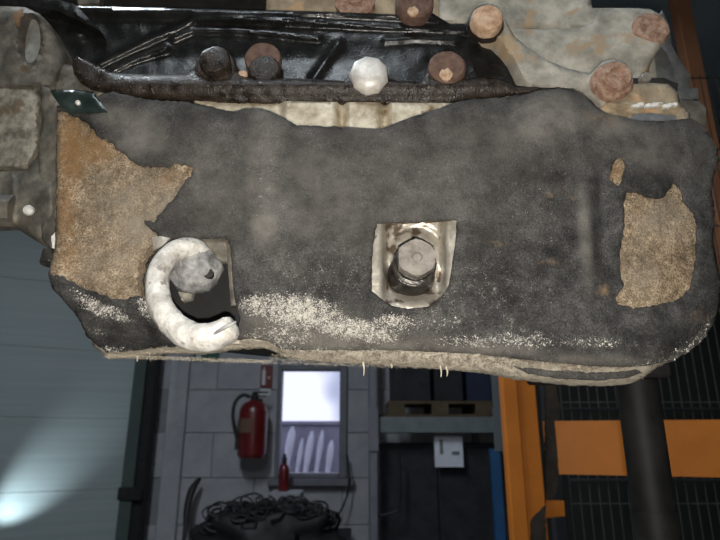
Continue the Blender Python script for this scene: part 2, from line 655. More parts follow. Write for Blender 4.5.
def blobs(X, Yy, L_):
    r = np.zeros(len(X))
    for (cx, cy, rx, ry, ang, amp) in L_:
        c, s = math.cos(math.radians(ang)), math.sin(math.radians(ang))
        u = ((X - cx) * c + (Yy - cy) * s) / rx
        v = (-(X - cx) * s + (Yy - cy) * c) / ry
        r = np.maximum(r, amp * np.exp(-(u * u + v * v) ** 1.5))
    return r


def sst(a, b, x):
    t = np.clip((x - a) / (b - a), 0, 1)
    return t * t * (3 - 2 * t)


# ================================================================== THE ROOM
XL, XR, YB, YF, ZC = -3.4, 3.2, 4.2, -2.6, 3.3


def struct(name, V, F, m, parent=None, smooth=0, **kw):
    return mk(name, V, F, m, parent, smooth=smooth, kind='structure' if parent is None else None, **kw)


struct('floor', *boxvf(XL - 0.2, XR + 0.2, YF - 0.2, YB + 0.2, -0.1, 0.0), 'concrete')
struct('ceiling', *boxvf(XL - 0.2, XR + 0.2, YF - 0.2, YB + 0.2, ZC, ZC + 0.1), 'ceiling_grey')
struct('wall_right', *boxvf(XR, XR + 0.15, YF, YB, 0, ZC), 'dark_wall')
struct('wall_rear', *boxvf(XL, XR, YF - 0.15, YF, 0, ZC), 'dark_wall')

# left wall: runs forward at an angle from the corner post, wide metal panels with fine joints
LP = Vector((W(133, 455, 4.06).x, 4.06, 0))
LD = Vector((-0.89, -0.456, 0)).normalized()
LN = Vector((0.456, -0.89, 0)).normalized()
LL = (LP.x - XL) / 0.89 + 0.02


def slab(l0, l1, n0, n1, z0, z1, b=0.0):
    V, F = boxvf(l0, l1, n0, n1, z0, z1, b)
    return [LP + LD * v.x + LN * v.y + Vector((0, 0, v.z)) for v in V], F


wl = struct('wall_left', *slab(0, LL, -0.14, -0.004, 0, ZC), 'wall_panel')
ph = 0.455
z = W(60, 417, 3.7).z - 3 * ph
zs0 = z
first = None
while z + ph < ZC:
    if z >= -0.01:
        if first is None:
            first = mk('panel', *slab(0, LL, -0.004, 0.0, z + 0.0015, z + ph - 0.0015, 0.001), 'wall_panel', wl, smooth=0)
            zf = z
            o = first
        else:
            o = first.copy(); COL.objects.link(o); o.parent = wl
        o.location = (0, 0, z - zf)
    z += ph
struct('wall_side', *boxvf(XL - 0.15, XL, YF, YB - 0.9, 0, ZC), 'dark_wall')

# back wall with a window opening
wx0, wx1 = W(276, 440, YB).x, W(347, 440, YB).x
wz0, wz1 = W(310, 478, YB).z, W(310, 366, YB).z
wb = struct('wall_back', *join(boxvf(LP.x - 0.3, wx0, YB + 0.010, YB + 0.22, 0, ZC), boxvf(wx1, XR, YB + 0.010, YB + 0.22, 0, ZC),
                               boxvf(wx0, wx1, YB + 0.010, YB + 0.22, 0, wz0), boxvf(wx0, wx1, YB + 0.010, YB + 0.22, wz1, ZC)), 'mortar')
bh = 0.305
z_ref = W(220, 433, YB).z
z_start = z_ref - bh * int(z_ref / bh)
bl = 0.62
shared = {}
row = 0
z = z_start - bh
while z < 2.35:
    x = LP.x + 0.20 - (0.31 if row % 2 else 0.0)
    while x < 1.6:
        for (a, b) in ([(x, x + bl)]):
            pass
        x0, x1, z0, z1 = max(x, LP.x - 0.2), min(x + bl, 1.6), max(z, 0.0), z + bh
        segs = []
        if z1 <= wz0 or z0 >= wz1 or x1 <= wx0 or x0 >= wx1:
            segs.append((x0, x1, z0, z1))
        else:
            if x0 < wx0: segs.append((x0, wx0, z0, z1))
            if x1 > wx1: segs.append((wx1, x1, z0, z1))
            if z0 < wz0: segs.append((max(x0, wx0), min(x1, wx1), z0, wz0))
            if z1 > wz1: segs.append((max(x0, wx0), min(x1, wx1), wz1, z1))
        for (a, b, c, d) in segs:
            w_, h_ = b - a, d - c
            if w_ < 0.03 or h_ < 0.03: continue
            key = (round(w_, 3), round(h_, 3))
            if key not in shared:
                g = 0.0025
                o = mk('block', *boxvf(-w_ / 2 + g, w_ / 2 - g, -0.03, 0.02, g, h_ - g, 0.004), 'block_paint', wb, smooth=0)
                # mesh was stored relative to the wall's base; keep it local
                off = ROOT[wb.name]
                for v in o.data.vertices: v.co += off
                shared[key] = o
            else:
                o = shared[key].copy(); COL.objects.link(o); o.parent = wb
            o.location = Vector(((a + b) / 2, YB + 0.03 + random.uniform(-0.002, 0.002), c)) - ROOT[wb.name]
        x += bl
    z += bh
    row += 1

# window: frame, mullion-free pane
w1 = empty('window_1', ((wx0 + wx1) / 2, YB, wz0), kind='structure')
fw = 0.055
for (a, b, c, d) in ((wx0, wx0 + fw * 0.5, wz0, wz1), (wx1 - fw, wx1, wz0, wz1), (wx0 + fw * 0.5, wx1 - fw, wz0, wz0 + fw * 0.6), (wx0 + fw * 0.5, wx1 - fw, wz1 - fw * 0.6, wz1)):
    mk('window_frame', *boxvf(a, b, YB - 0.03, YB + 0.09, c, d, 0.006), 'frame_grey', w1, smooth=0)
mk('pane', *boxvf(wx0 + fw * 0.5, wx1 - fw, YB + 0.05, YB + 0.056, wz0 + fw * 0.6, wz1 - fw * 0.6), 'pane_glass', w1, smooth=0)
mk('window_sill', *boxvf(wx0 - 0.04, wx1 + 0.05, YB - 0.07, YB + 0.0, wz0 - 0.05, wz0, 0.006), 'frame_grey', w1, smooth=0)

# dark corner post and the duct boards beside it
p0, p1 = W(129, 455, 4.0).x, W(150, 455, 4.0).x
cp = empty('corner_post', ((p0 + p1) / 2, 3.95, 0), 'dark green steel post standing in the left corner', 'post')
mk('flange', *boxvf(p0, (p0 + p1) / 2 + 0.01, 3.92, 3.97, 0, ZC, 0.004), 'green_black', cp, smooth=0)
mk('web', *boxvf((p0 + p1) / 2 + 0.01, p1, 3.95, 4.05, 0, ZC, 0.004), 'black_pipe', cp, smooth=0)
mk('base_plate', *boxvf(p0 - 0.02, p1 + 0.02, 3.90, 4.06, 0, 0.015, 0.003), 'green_black', cp, smooth=0)
zz = W(140, 492, 3.92).z
mk('bracket', *boxvf(p0 - 0.01, p1 + 0.005, 3.905, 3.92, zz - 0.05, zz + 0.03, 0.004), 'black_pipe', cp, smooth=0)
x0, x1 = W(163, 455, 4.16).x, W(182, 455, 4.16).x
struct('trim_1', *boxvf(x0, x1, YB - 0.05, YB - 0.002, 0, ZC, 0.006), 'block_paint')

# yard seen through the window
yw = empty('yard_wall', (0, 9.0, 0), 'mauve grey yard wall outside the workshop window', 'wall')
mk('wall_body', *boxvf(-3.5, 2.5, 9.0, 9.2, 0, W(310, 425, 9.0).z, 0.01), 'yard_wall', yw, smooth=0)
mk('coping', *boxvf(-3.5, 2.5, 8.95, 9.25, W(310, 425, 9.0).z, W(310, 425, 9.0).z + 0.06, 0.01), 'yard_wall', yw, smooth=0)
yg = mk('yard_ground', *boxvf(-6, 6, YB + 0.25, 14, -0.06, 0.0), 'concrete', smooth=0, kind='structure')
sacks = [(290, 441, 4.2, 15, 'leftmost'), (300, 452, 2.6, 14, 'second from left'), (309, 448, 3.6, 17, 'middle'), (320, 446, 2.8, 16, 'second from right'), (330, 452, 3.4, 12, 'rightmost')]
for i, (px, py, rx, rz, wh) in enumerate(sacks):
    c = W(px, py, 8.7); k = MPP(px, py, 8.7)
    rad, hh = rx * k, rz * k
    V, F = lathe((c.x - 0.14 * c.z, 8.75, 0.0), (0.14, 0, 1), [(rad * 0.7, 0.0), (rad * 0.75, max(c.z - hh, 0.05)), (rad, max(c.z - hh * 0.4, 0.1)), (rad * 1.0, c.z), (rad * 0.8, c.z + hh * 0.6), (rad * 0.3, c.z + hh)], n=12, wob=0.25, seed=i)
    mk('wrapped_bundle', V, F, 'yard_white', None, label='pale wrapped bundle in the yard, %s through the window' % wh, cat='bundle', group='pale bundles outside the window')

# green sign strip
a, b = W(193, 361, YB - 0.01), W(219, 352, YB - 0.01)
gs = empty('exit_sign', ((a.x + b.x) / 2, YB - 0.012, a.z), 'small dark green safety sign high on the block wall', 'sign')
mk('sign_board', *boxvf(a.x, b.x, YB - 0.014, YB, a.z, b.z, 0.002), 'green_sign', gs, smooth=0)
mk('pictogram', *boxvf(a.x + 0.02, a.x + 0.06, YB - 0.0155, YB - 0.0142, a.z + 0.015, b.z - 0.015), 'white_label', gs, smooth=0)

# ------------------------------------------------------------------ extinguisher
def extinguisher():
    Y = 4.04
    top, bot = W(253, 400, Y), W(253, 457, Y)
    k = MPP(253, 430, Y)
    cx = W(253, 430, Y).x
    R = 14.5 * k
    h = top.z - bot.z
    e = empty('fire_extinguisher', (cx, Y, bot.z), 'red fire extinguisher with black hose hung on the block wall', 'fire extinguisher')
    mk('cylinder', *lathe((cx, Y, bot.z), (0, 0, 1), [(R * 0.80, 0), (R * 0.97, 0.012), (R, 0.03), (R, h * 0.78), (R * 0.93, h * 0.86), (R * 0.72, h * 0.94), (R * 0.34, h * 0.985), (R * 0.3, h)], n=28), 'red_paint', e)
    va = mk('valve', *lathe((cx, Y, bot.z + h), (0, 0, 1), [(R * 0.26, -0.005), (R * 0.30, 0.0), (R * 0.30, 0.03), (R * 0.2, 0.035), (R * 0.2, 0.05)], n=16), 'black_pipe', e)
    mk('handle', *join(boxvf(cx - R * 0.15, cx + R * 0.95, Y - 0.014, Y + 0.014, bot.z + h + 0.048, bot.z + h + 0.058, 0.003),
                       boxvf(cx - R * 0.15, cx + R * 0.80, Y - 0.012, Y + 0.012, bot.z + h + 0.022, bot.z + h + 0.031, 0.003)), 'rubber', va)
    P = [W(250, 397, Y), W(243, 395, Y - 0.01), W(236, 401, Y - 0.02), W(233, 413, Y - 0.03), W(234.5, 428, Y - 0.03), W(237.5, 440, Y - 0.03)]
    ho = mk('hose', *tube(P, 0.013, n=10), 'rubber', e)
    mk('nozzle', *lathe(W(237.5, 438, Y - 0.03), (0.05, 0, -1), [(0.014, 0), (0.016, 0.02), (0.02, 0.07), (0.021, 0.075)], n=14), 'rubber', ho)
    # curved label on the cylinder's front
    V, F = [], []
    for j in range(2):
        for i in range(9):
            t = math.radians(-160 + i * 9.0)
            V.append(Vector((cx + math.cos(t) * (R + 0.001), Y + math.sin(t) * (R + 0.001), bot.z + h * (0.42 if j == 0 else 0.66))))
    for i in range(8):
        F.append([i, i + 1, i + 10, i + 9])
    mk('instruction_label', V, F, 'rust_brown', e)
    mk('base_ring', *lathe((cx, Y, bot.z - 0.006), (0, 0, 1), [(R * 0.84, 0), (R * 0.88, 0.004), (R * 0.88, 0.02), (R * 0.8, 0.022)], n=24), 'red_paint', e)
    mk('wall_bracket', *join(boxvf(cx - 0.03, cx + 0.03, YB - 0.012, YB, bot.z + h * 0.3, bot.z + h * 1.05, 0.002),
                             boxvf(cx - 0.02, cx + 0.02, Y + R * 0.9, YB, bot.z + h * 0.88, bot.z + h * 0.94, 0.002)), 'black_pipe', e)
    return e


extinguisher()
a, b = W(260, 388, YB - 0.01), W(273, 365, YB - 0.01)
s = empty('extinguisher_sign', ((a.x + b.x) / 2, YB - 0.012, a.z), 'small red and white sign above the fire extinguisher', 'sign')
mk('sign_board', *boxvf(a.x, b.x, YB - 0.012, YB, a.z, b.z, 0.001), 'red_paint', s, smooth=0)
w_, h_ = b.x - a.x, b.z - a.z
mk('pictogram', *join(boxvf(a.x + 0.012, a.x + w_ * 0.42, YB - 0.0135, YB - 0.0122, a.z + h_ * 0.12, a.z + h_ * 0.78),
                      boxvf(a.x + 0.02, a.x + w_ * 0.34, YB - 0.0135, YB - 0.0122, a.z + h_ * 0.78, a.z + h_ * 0.9)), 'white_label', s, smooth=0)
mk('flame_mark', *lathe((a.x + w_ * 0.7, YB - 0.0122, a.z + h_ * 0.45), (0, -1, 0), [(w_ * 0.13, 0), (w_ * 0.11, 0.001)], n=10), 'rust_bright', s)
mk('lower_strip', *boxvf(a.x, b.x - 0.01, YB - 0.010, YB, a.z - 0.055, a.z - 0.006, 0.001), 'white_label', s, smooth=0)

# ------------------------------------------------------------------ bench, bottle, heap
YBN = 3.75
zt = W(300, 497, 3.55).z
bx0, bx1 = W(190, 500, 3.5).x, W(350, 500, 3.5).x
bn = empty('workbench', ((bx0 + bx1) / 2, 3.75, 0), 'dark low workbench below the window under a heap of black hoses', 'bench')
mk('worktop', *boxvf(bx0, bx1, 3.3, 4.12, zt - 0.30, zt - 0.25, 0.004), 'dark_stuff', bn, smooth=0)
for (lx, ly) in ((bx0 + 0.04, 3.35), (bx1 - 0.04, 3.35), (bx0 + 0.04, 4.07), (bx1 - 0.04, 4.07)):
    mk('leg', *boxvf(lx - 0.03, lx + 0.03, ly - 0.03, ly + 0.03, 0, zt - 0.30, 0.003), 'dark_stuff', bn, smooth=0)
mk('yellow_edge', *boxvf(W(258, 530, 3.29).x, W(292, 530, 3.29).x, 3.285, 3.30, zt - 0.295, zt - 0.255), 'yellow_paint', bn, smooth=0)

# shelf box on which the small red bottle stands
c0, c1 = W(271, 500, 3.95).x, W(302, 500, 3.95).x
zb = W(283, 491, 3.95).z
mk('carton', *boxvf(c0, c1, 3.86, 4.06, zt - 0.25, zb, 0.006), 'block_paint', None, smooth=0, label='pale carton at the back of the workbench below the window', cat='box')
k = MPP(283, 475, 3.95)
cx = W(284, 475, 3.95).x
bt = empty('spray_bottle', (cx, 3.95, zb), 'small dark red bottle with black cap below the window corner', 'bottle')
mk('bottle_body', *lathe((cx, 3.95, zb), (0, 0, 1), [(5.0 * k, 0), (5.4 * k, 1 * k), (5.4 * k, 19 * k), (4.2 * k, 24 * k), (2.4 * k, 26 * k)], n=18), 'red_paint', bt)
mk('cap', *lathe((cx, 3.95, zb + 26 * k), (0, 0, 1), [(2.5 * k, 0), (2.6 * k, 5 * k), (1.6 * k, 6.5 * k), (1.4 * k, 9 * k)], n=14), 'rubber', bt)
# heap
hp = empty('hose_heap', (W(270, 520, 3.55).x, 3.6, zt - 0.25), 'big tangled heap of black hoses and cables on the workbench', 'hoses')
hx = W(270, 520, 3.55).x
V, F = [], []
nu, nv = 36, 14
for j in range(nv):
    f = j / (nv - 1)
    for i in range(nu):
        t = 2 * PI * i / nu
        r = math.cos(f * PI / 2) ** 0.6
        x = math.cos(t) * 0.44 * r; y = math.sin(t) * 0.20 * r
        z = 0.215 * math.sin(f * PI / 2)
        d = 1 + 0.28 * noise.noise(Vector((x * 9, y * 9, z * 9)))
        V.append(Vector((hx + x * d, 3.6 + y * d, zt - 0.25 + max(0, z * d))))
for j in range(nv - 1):
    for i in range(nu):
        i2 = (i + 1) % nu
        F.append([j * nu + i, j * nu + i2, (j + 1) * nu + i2, (j + 1) * nu + i])
F.append([i for i in range(nu)][::-1]); F.append([(nv - 1) * nu + i for i in range(nu)])
mk('heap_core', V, F, 'rubber', hp, smooth=60)
rr = random.Random(3)
for q in range(120):
    cx_ = hx + rr.uniform(-0.36, 0.36)
    f = 1 - (abs(cx_ - hx) / 0.46) ** 2
    cy_ = 3.6 - 0.19 * rr.uniform(0.1, 1.0) * f
    cz_ = zt - 0.25 + 0.245 * math.sqrt(max(0, f)) * rr.uniform(0.45, 1.0)
    P = []
    a0 = rr.uniform(0, 6.28); rad = rr.uniform(0.025, 0.075); tilt = rr.uniform(0.1, 0.9)
    for s_ in range(7):
        a = a0 + s_ * rr.uniform(0.6, 0.9)
        P.append(Vector((cx_ + rad * math.cos(a), cy_ + rad * 0.45 * math.sin(a) * tilt, max(zt - 0.235, cz_ + rad * math.sin(a) * 0.55))))
    mk('hose', *tube(P, rr.uniform(0.004, 0.009), n=6, k=3), 'rubber', hp)
# black rods leaning on the wall left of the heap, cable hanging by the window
P = [W(200, 478, 4.1), W(192, 490, 4.05), W(187, 510, 4.0), W(183, 545, 3.9)]
P.append(Vector((P[-1].x - 0.05, 3.8, 0.03)))
mk('leaning_hose', *tube(P, [0.012, 0.026, 0.022, 0.012, 0.012], n=10), 'rubber', None, label='dark bent hose leaning against the wall left of the heap', cat='hose')
P = [W(347, 455, 4.12), W(349, 475, 4.10), W(347, 495, 4.09), W(340, 512, 4.06), W(331, 522, 4.0)]
mk('hanging_cable', *tube(P, 0.007, n=8), 'rubber', None, label='thin black cable hanging down right of the window', cat='cable')

# ------------------------------------------------------------------ grey shelf rack
YS = 3.35
sr = empty('shelf_rack', (W(435, 430, YS).x, YS + 0.3, 0), 'grey steel shelf rack with blue lower leg behind the orange post', 'shelf')
zb0, zb1 = W(430, 433, YS).z, W(430, 417, YS).z
xa, xb = W(372, 425, YS).x, W(497, 425, YS).x
mk('beam', *boxvf(xa, xb, YS - 0.02, YS + 0.03, zb0, zb1, 0.004), 'rack_grey', sr, smooth=0)
mk('beam', *boxvf(xa, xb, YS + 0.58, YS + 0.63, zb0, zb1, 0.004), 'rack_grey', sr, smooth=0)
for (px, m_) in ((372, 'frame_grey'), (495, 'rack_grey')):
    x = W(px, 425, YS).x
    up = mk('upright', *join(boxvf(x - 0.012, x + 0.028, YS - 0.045, YS - 0.02, 1.13 if px > 400 else 0, 2.2, 0.003), boxvf(x - 0.012, x + 0.03, YS + 0.6, YS + 0.66, 0, 2.2, 0.003)), m_, sr, smooth=0)
    mk('end_plate', *boxvf(x - 0.022, x + 0.036, YS - 0.055, YS - 0.045, zb0 - 0.10, zb1 + 0.05, 0.003), m_, up, smooth=0)
x = W(494, 480, YS).x
mk('blue_leg', *boxvf(x - 0.02, x + 0.035, YS - 0.05, YS - 0.0, 0, 1.13, 0.003), 'rack_blue', sr, smooth=0)
x = W(372, 480, YS).x
for i, yy in enumerate((YS + 0.06, YS + 0.24, YS + 0.42)):
    mk('deck_board', *boxvf(xa + 0.04, xb - 0.02, yy, yy + 0.15, zb1, zb1 + 0.018, 0.002), 'wood', sr, smooth=0)
z0 = zb1 + 0.018
# wooden pallet bits and dark boxes on the rack
pl = empty('pallet', (W(440, 410, YS + 0.3).x, YS + 0.3, z0), 'weathered wooden pallet lying on the grey shelf', 'pallet')
x0, x1 = W(388, 410, YS + 0.1).x, W(492, 410, YS + 0.1).x
for bxm in (x0, (x0 + x1) / 2 - 0.05, x1 - 0.1):
    mk('bearer', *boxvf(bxm, bxm + 0.1, YS + 0.08, YS + 0.55, z0, z0 + 0.06, 0.002), 'wood', pl, smooth=0)
for i in range(4):
    mk('slat', *boxvf(x0, x1, YS + 0.08 + i * 0.12, YS + 0.18 + i * 0.12, z0 + 0.06, z0 + 0.078, 0.002), 'wood', pl, smooth=0)
zp = z0 + 0.078
for (pa, pb, hh, m_, lb) in ((392, 430, 0.30, 'dark_stuff', 'black box on the pallet, left of the blue box'), (434, 462, 0.22, 'dark_stuff', 'low black box on the pallet between its neighbours'), (466, 490, 0.34, 'navy_stuff', 'dark navy box on the pallet beside the orange post')):
    a, b = W(pa, 400, YS + 0.2).x, W(pb, 400, YS + 0.2).x
    t_ = empty('storage_box', ((a + b) / 2, YS + 0.3, zp), lb, 'box', 'dark boxes on the pallet')
    mk('box_body', *boxvf(a, b, YS + 0.14, YS + 0.5, zp, zp + hh, 0.006), m_, t_, smooth=0)
    mk('lid', *boxvf(a - 0.006, b + 0.006, YS + 0.13, YS + 0.51, zp + hh, zp + hh + 0.03, 0.006), m_, t_, smooth=0)
# paper notice
a, b = W(435, 467, YS + 0.05), W(462, 436, YS + 0.05)
pn = empty('paper_notice', ((a.x + b.x) / 2, YS + 0.05, a.z), 'white paper notice hanging below the grey shelf beam', 'paper')
mk('sheet', *boxvf(a.x, b.x, YS + 0.045, YS + 0.05, a.z, b.z), 'paper', pn, smooth=0)
mk('printed_block', *boxvf(a.x + 0.03, a.x + 0.05, YS + 0.043, YS + 0.0448, b.z - 0.1, b.z - 0.02), 'frame_grey', pn, smooth=0)
mk('printed_block', *boxvf(a.x + 0.10, b.x - 0.02, YS + 0.043, YS + 0.0448, b.z - 0.105, b.z - 0.085), 'frame_grey', pn, smooth=0)
mk('hanger', *boxvf(a.x + 0.02, b.x - 0.02, YS + 0.032, YS + 0.052, b.z, zb0 + 0.02, 0.001), 'rack_grey', pn, smooth=0)
# dark stuff below the shelf
x0, x1 = W(378, 480, YS + 0.3).x, W(490, 480, YS + 0.3).x
cab = empty('dark_cabinet', ((x0 + x1) / 2, YS + 0.4, 0), 'dark cabinet standing under the grey shelf', 'cabinet')
mk('cabinet_body', *boxvf(x0, x1, YS + 0.12, YS + 0.56, 0, zb0 - 0.06, 0.006), 'dark_stuff', cab, smooth=0)
xm = (x0 + x1) / 2
for (a, b) in ((x0 + 0.01, xm - 0.004), (xm + 0.004, x1 - 0.01)):
    d_ = mk('cabinet_door', *boxvf(a, b, YS + 0.105, YS + 0.12, 0.06, zb0 - 0.08, 0.004), 'dark_stuff', cab, smooth=0)
P = [W(399, 452, YS), W(400, 480, YS), W(399, 505, YS), W(394, 512, YS), W(378, 516, YS)]
mk('drooping_cable', *tube(P, 0.007, n=8), 'rubber', None, label='black cable drooping under the left end of the shelf', cat='cable')

# ------------------------------------------------------------------ orange frame with wire mesh
YO = 1.55
orr = empty('orange_rack', (W(520, 436, YO).x + 0.3, YO, 0), 'orange painted steel rack frame with a wide cross beam', 'rack')
xo0, xo1, xo2 = W(505, 440, YO).x, W(520.5, 440, YO).x, W(540, 440, YO).x
mk('post', *join(boxvf(xo0, xo1, YO - 0.012, YO + 0.03, 0, 2.9, 0.003), boxvf(xo1, xo2, YO, YO + 0.012, 0, 2.9, 0.002), boxvf(xo2 - 0.012, xo2, YO + 0.012, YO + 0.09, 0, 2.9, 0.002)), 'orange_paint', orr, smooth=0)
YR = 1.40
x2 = W(768, 436, YR).x
YQ = 2.3
xq = W(688, 50, YQ).x
oc = empty('orange_column', (xq, YQ, 0), 'dull orange column rising behind the top right of the engine', 'column')
mk('shaft', *boxvf(xq - 0.035, xq + 0.04, YQ - 0.03, YQ + 0.03, 0.012, ZC, 0.004), 'orange_dull', oc, smooth=0)
mk('base_plate', *boxvf(xq - 0.09, xq + 0.09, YQ - 0.09, YQ + 0.09, 0, 0.012, 0.003), 'orange_dull', oc, smooth=0)
# slanting beam (nearer on the right)
A, B = Vector((xo2 + 0.02, YO + 0.03, 0)), Vector((x2, YR + 0.02, 0))
zl0, zl1 = W(558, 474, YO + 0.03).z, W(558, 421, YO + 0.03).z
dirv = (B - A).normalized(); nv_ = Vector((-dirv.y, dirv.x, 0)) * 0.04
V = []
for p in (A, B):
    for o_ in (Vector((0, 0, 0)), nv_):
        for zz in (zl0, zl1):
            V.append(p + o_ + Vector((0, 0, zz)))
F = [[0, 1, 5, 4], [2, 6, 7, 3], [1, 3, 7, 5], [0, 4, 6, 2], [0, 2, 3, 1], [4, 5, 7, 6]]
mk('cross_beam', V, F, 'orange_paint', orr, smooth=0)
# worn plate between post and beam
outer = [(545, 372), (556, 376), (557, 395), (561, 405), (559, 418), (562, 436), (563, 446), (560, 458), (560, 474), (556, 492), (551, 500), (546, 500)]
plate('worn_plate', outer, YO + 0.02, 0.008, 'worn_brown', orr, step=3, jag=1.0, rpx=1, rm=0.001)
plate('orange_stub', [(546, 500), (564, 501), (565, 516), (546, 518)], YO + 0.022, 0.03, 'orange_paint', orr, step=5, rpx=1, rm=0.001)
plate('worn_plate', [(531, 520), (545, 505), (547, 545), (531, 545)], YO - 0.004, 0.003, 'worn_brown', orr, step=4, jag=1.5, rpx=1, rm=0.0005)

# wire mesh
YM = 1.95
mg = empty('mesh_panel', (W(650, 450, YM).x, YM, 0), 'grey wire mesh panel behind the orange beam', 'fence')
xa, xb = W(566, 450, YM).x, W(860, 450, YM).x
V, F = [], []
n_w = 31
for i in range(n_w + 1):
    x = xa + (xb - xa) * i / n_w
    V, F = join((V, F), boxvf(x - 0.0014, x + 0.0014, YM - 0.0014, YM + 0.0014, 0.1, 2.6))
for zz in np.arange(0.35, 2.6, 0.32):
    V, F = join((V, F), boxvf(xa, xb, YM + 0.002, YM + 0.006, zz - 0.002, zz + 0.002))
mk('wires', V, F, 'wire_grey', mg, smooth=0, kind='stuff')
for x in (xa - 0.045, xb):
    mk('mesh_post', *boxvf(x - 0.02, x + 0.02, YM - 0.02, YM + 0.02, 0, 2.62, 0.003), 'dark_stuff', mg, smooth=0)
for (px, py) in ((600, 409), (600, 480)):
    zz = W(px, py, YM).z
    mk('rail', *boxvf(xa, xb, YM - 0.012, YM + 0.012, zz - 0.004, zz + 0.004, 0.001), 'dark_stuff', mg, smooth=0)
# dark partition standing in for the darkness behind the mesh
mk('dark_backdrop', *boxvf(W(520, 450, 2.6).x, XR - 0.02, 2.6, 2.65, 0, 2.5, 0.01), 'backdrop', None, smooth=0, label='dark partition standing in for the darkness behind the wire mesh', cat='backdrop')

# ================================================================== ENGINE
EB = W(400, 372, 0.55)
eng = empty('engine', (EB.x, 0.53, EB.z), 'greasy engine with a worn dark insulation pad over its side', 'engine')
E = eng

TOP = [(57, 106), (75, 104), (92, 100), (104, 94), (113, 92), (150, 100), (185, 102), (205, 106), (220, 110), (236, 112), (245, 108.5), (258, 108), (270, 111), (283, 117), (297, 125.5), (340, 127), (380, 129),
       (395, 124), (415, 116), (440, 108), (455, 102), (475, 99), (500, 98), (520, 95), (540, 90), (560, 88), (577, 91), (587, 97), (597, 107), (608, 114), (640, 121), (665, 122), (690, 118), (702, 124)]
RIGHT = [(708, 133), (717, 147), (719, 160), (714, 175), (712, 195), (715, 212), (713, 240), (716, 262), (721, 285), (720, 305), (715, 322), (703, 340), (690, 351), (672, 361), (655, 369)]
BOT_CORE = [(645, 376), (632, 383), (605, 385), (575, 384), (545, 381), (520, 378), (490, 372), (460, 369), (430, 366), (395, 364), (360, 362), (320, 360), (285, 356), (272, 349), (262, 346), (240, 347), (200, 352), (160, 352), (130, 356), (106, 357)]
LEFT = [(97, 350), (88, 338), (78, 318), (66, 303), (52, 288), (48, 275), (51, 262), (55, 245), (56, 200), (56, 150)]
BOT_SKIN = [(645, 366), (620, 367), (590, 366), (560, 363), (520, 359), (480, 354), (440, 352), (400, 350), (350, 350), (310, 350), (280, 349), (268, 341), (250, 338), (200, 346), (160, 347), (130, 351), (106, 352)]
core_out = TOP + RIGHT + BOT_CORE + LEFT
skin_out = TOP + RIGHT[:-1] + [(655, 364)] + BOT_SKIN + [(98, 346)] + LEFT[1:]
_bx = np.array([p[0] for p in BOT_CORE] + [660, 690, 720])[::1]
_by = np.array([p[1] for p in BOT_CORE] + [372, 355, 318])
_o = np.argsort(_bx); _bx, _by = _bx[_o], _by[_o]
_tx = np.array([p[0] for p in TOP]); _ty = np.array([p[1] for p in TOP])
YC = 0.400


def cover_relief(X, Y_):
    b = np.interp(X, _bx, _by)
    t = np.interp(X, _tx, _ty)
    r = np.zeros(len(X))
    r += 0.0045 * np.exp(-((X - 268) / 26) ** 2) * sst(100, 150, Y_) * (1 - sst(250, 300, Y_))
    r += 0.007 * np.exp(-((X - 545) / 45) ** 2 - ((Y_ - 125) / 35) ** 2)
    r += 0.004 * np.exp(-((X - 470) / 60) ** 2 - ((Y_ - 200) / 70) ** 2)
    r -= 0.0055 * np.exp(-((X - 603 - 0.03 * (Y_ - 200)) / 9) ** 2) * sst(145, 185, Y_) * (1 - sst(280, 310, Y_))
    r += 0.0035 * np.exp(-((X - 588) / 10) ** 2) * sst(160, 190, Y_) * (1 - sst(260, 300, Y_))
    r += 0.0025 * np.exp(-((X - 190) / 30) ** 2 - ((Y_ - 150) / 60) ** 2)
    dT = Y_ - t
    r -= 0.003 * np.clip(1 - dT / 26, 0, 1) ** 2
    d = np.clip((b - Y_), 0, None)
    r -= 0.020 * np.clip(1 - d / 46, 0, 1) ** 2
    # fold under at lower left
    ln = 268 + (X - 48) * 0.40
    below = np.clip(Y_ - ln, 0, None) * (1 - sst(230, 262, X))
    r -= 0.00030 * below
    r -= 0.00022 * np.clip(X - 655, 0, None)
    r += 0.0013 * vnoise(X, Y_, 0.018, 1) + 0.0009 * vnoise(X, Y_, 0.05, 4) + 0.00035 * vnoise(X, Y_, 0.16, 9)
    return r


HOOK_HOLE = [(163, 246), (170, 240), (200, 238), (227, 237), (231, 250), (232, 275), (235, 302), (240, 318), (238, 336), (205, 343), (172, 338), (153, 320), (145, 295), (143, 280), (146, 264), (153, 252)]
BOLT_HOLE = [(377, 223), (400, 222), (430, 221), (457, 219.5), (456, 240), (452, 268), (449, 285), (441, 297), (428, 307), (408, 309), (392, 306), (380, 298), (372, 291), (372, 260), (374, 240)]
TEAR_L = [(35, 108), (58, 110), (66, 112), (78, 117), (88, 124), (96, 134), (108, 141), (120, 150), (130, 160), (143, 166), (160, 167), (178, 163), (191, 166), (191, 176), (182, 186), (176, 196), (163, 210), (154, 222),
          (143, 221), (147, 227), (157, 235), (166, 243), (153, 252), (146, 264), (143, 280), (145, 298), (136, 296), (124, 299), (110, 297), (96, 292), (84, 289), (70, 281), (60, 276), (35, 270)]
TEAR_R = [(627, 192), (637, 192), (646, 196), (653, 198), (664, 197), (670, 188), (674, 183), (680, 188), (684, 200), (690, 208), (697, 222), (697, 240), (695, 265), (690, 289), (677, 300), (653, 306), (633, 308), (618, 304),
          (616, 298), (624, 286), (620, 273), (621, 246), (625, 226), (624, 203)]
TEAR_S = [(616, 159), (622, 157), (626, 166), (622, 180), (618, 186), (610, 180), (612, 168)]


def grow(poly, d):
    c = np.mean(np.array(poly), axis=0)
    return [tuple(np.array(p) + (np.array(p) - c) / np.hypot(*(np.array(p) - c)) * d) for p in poly]


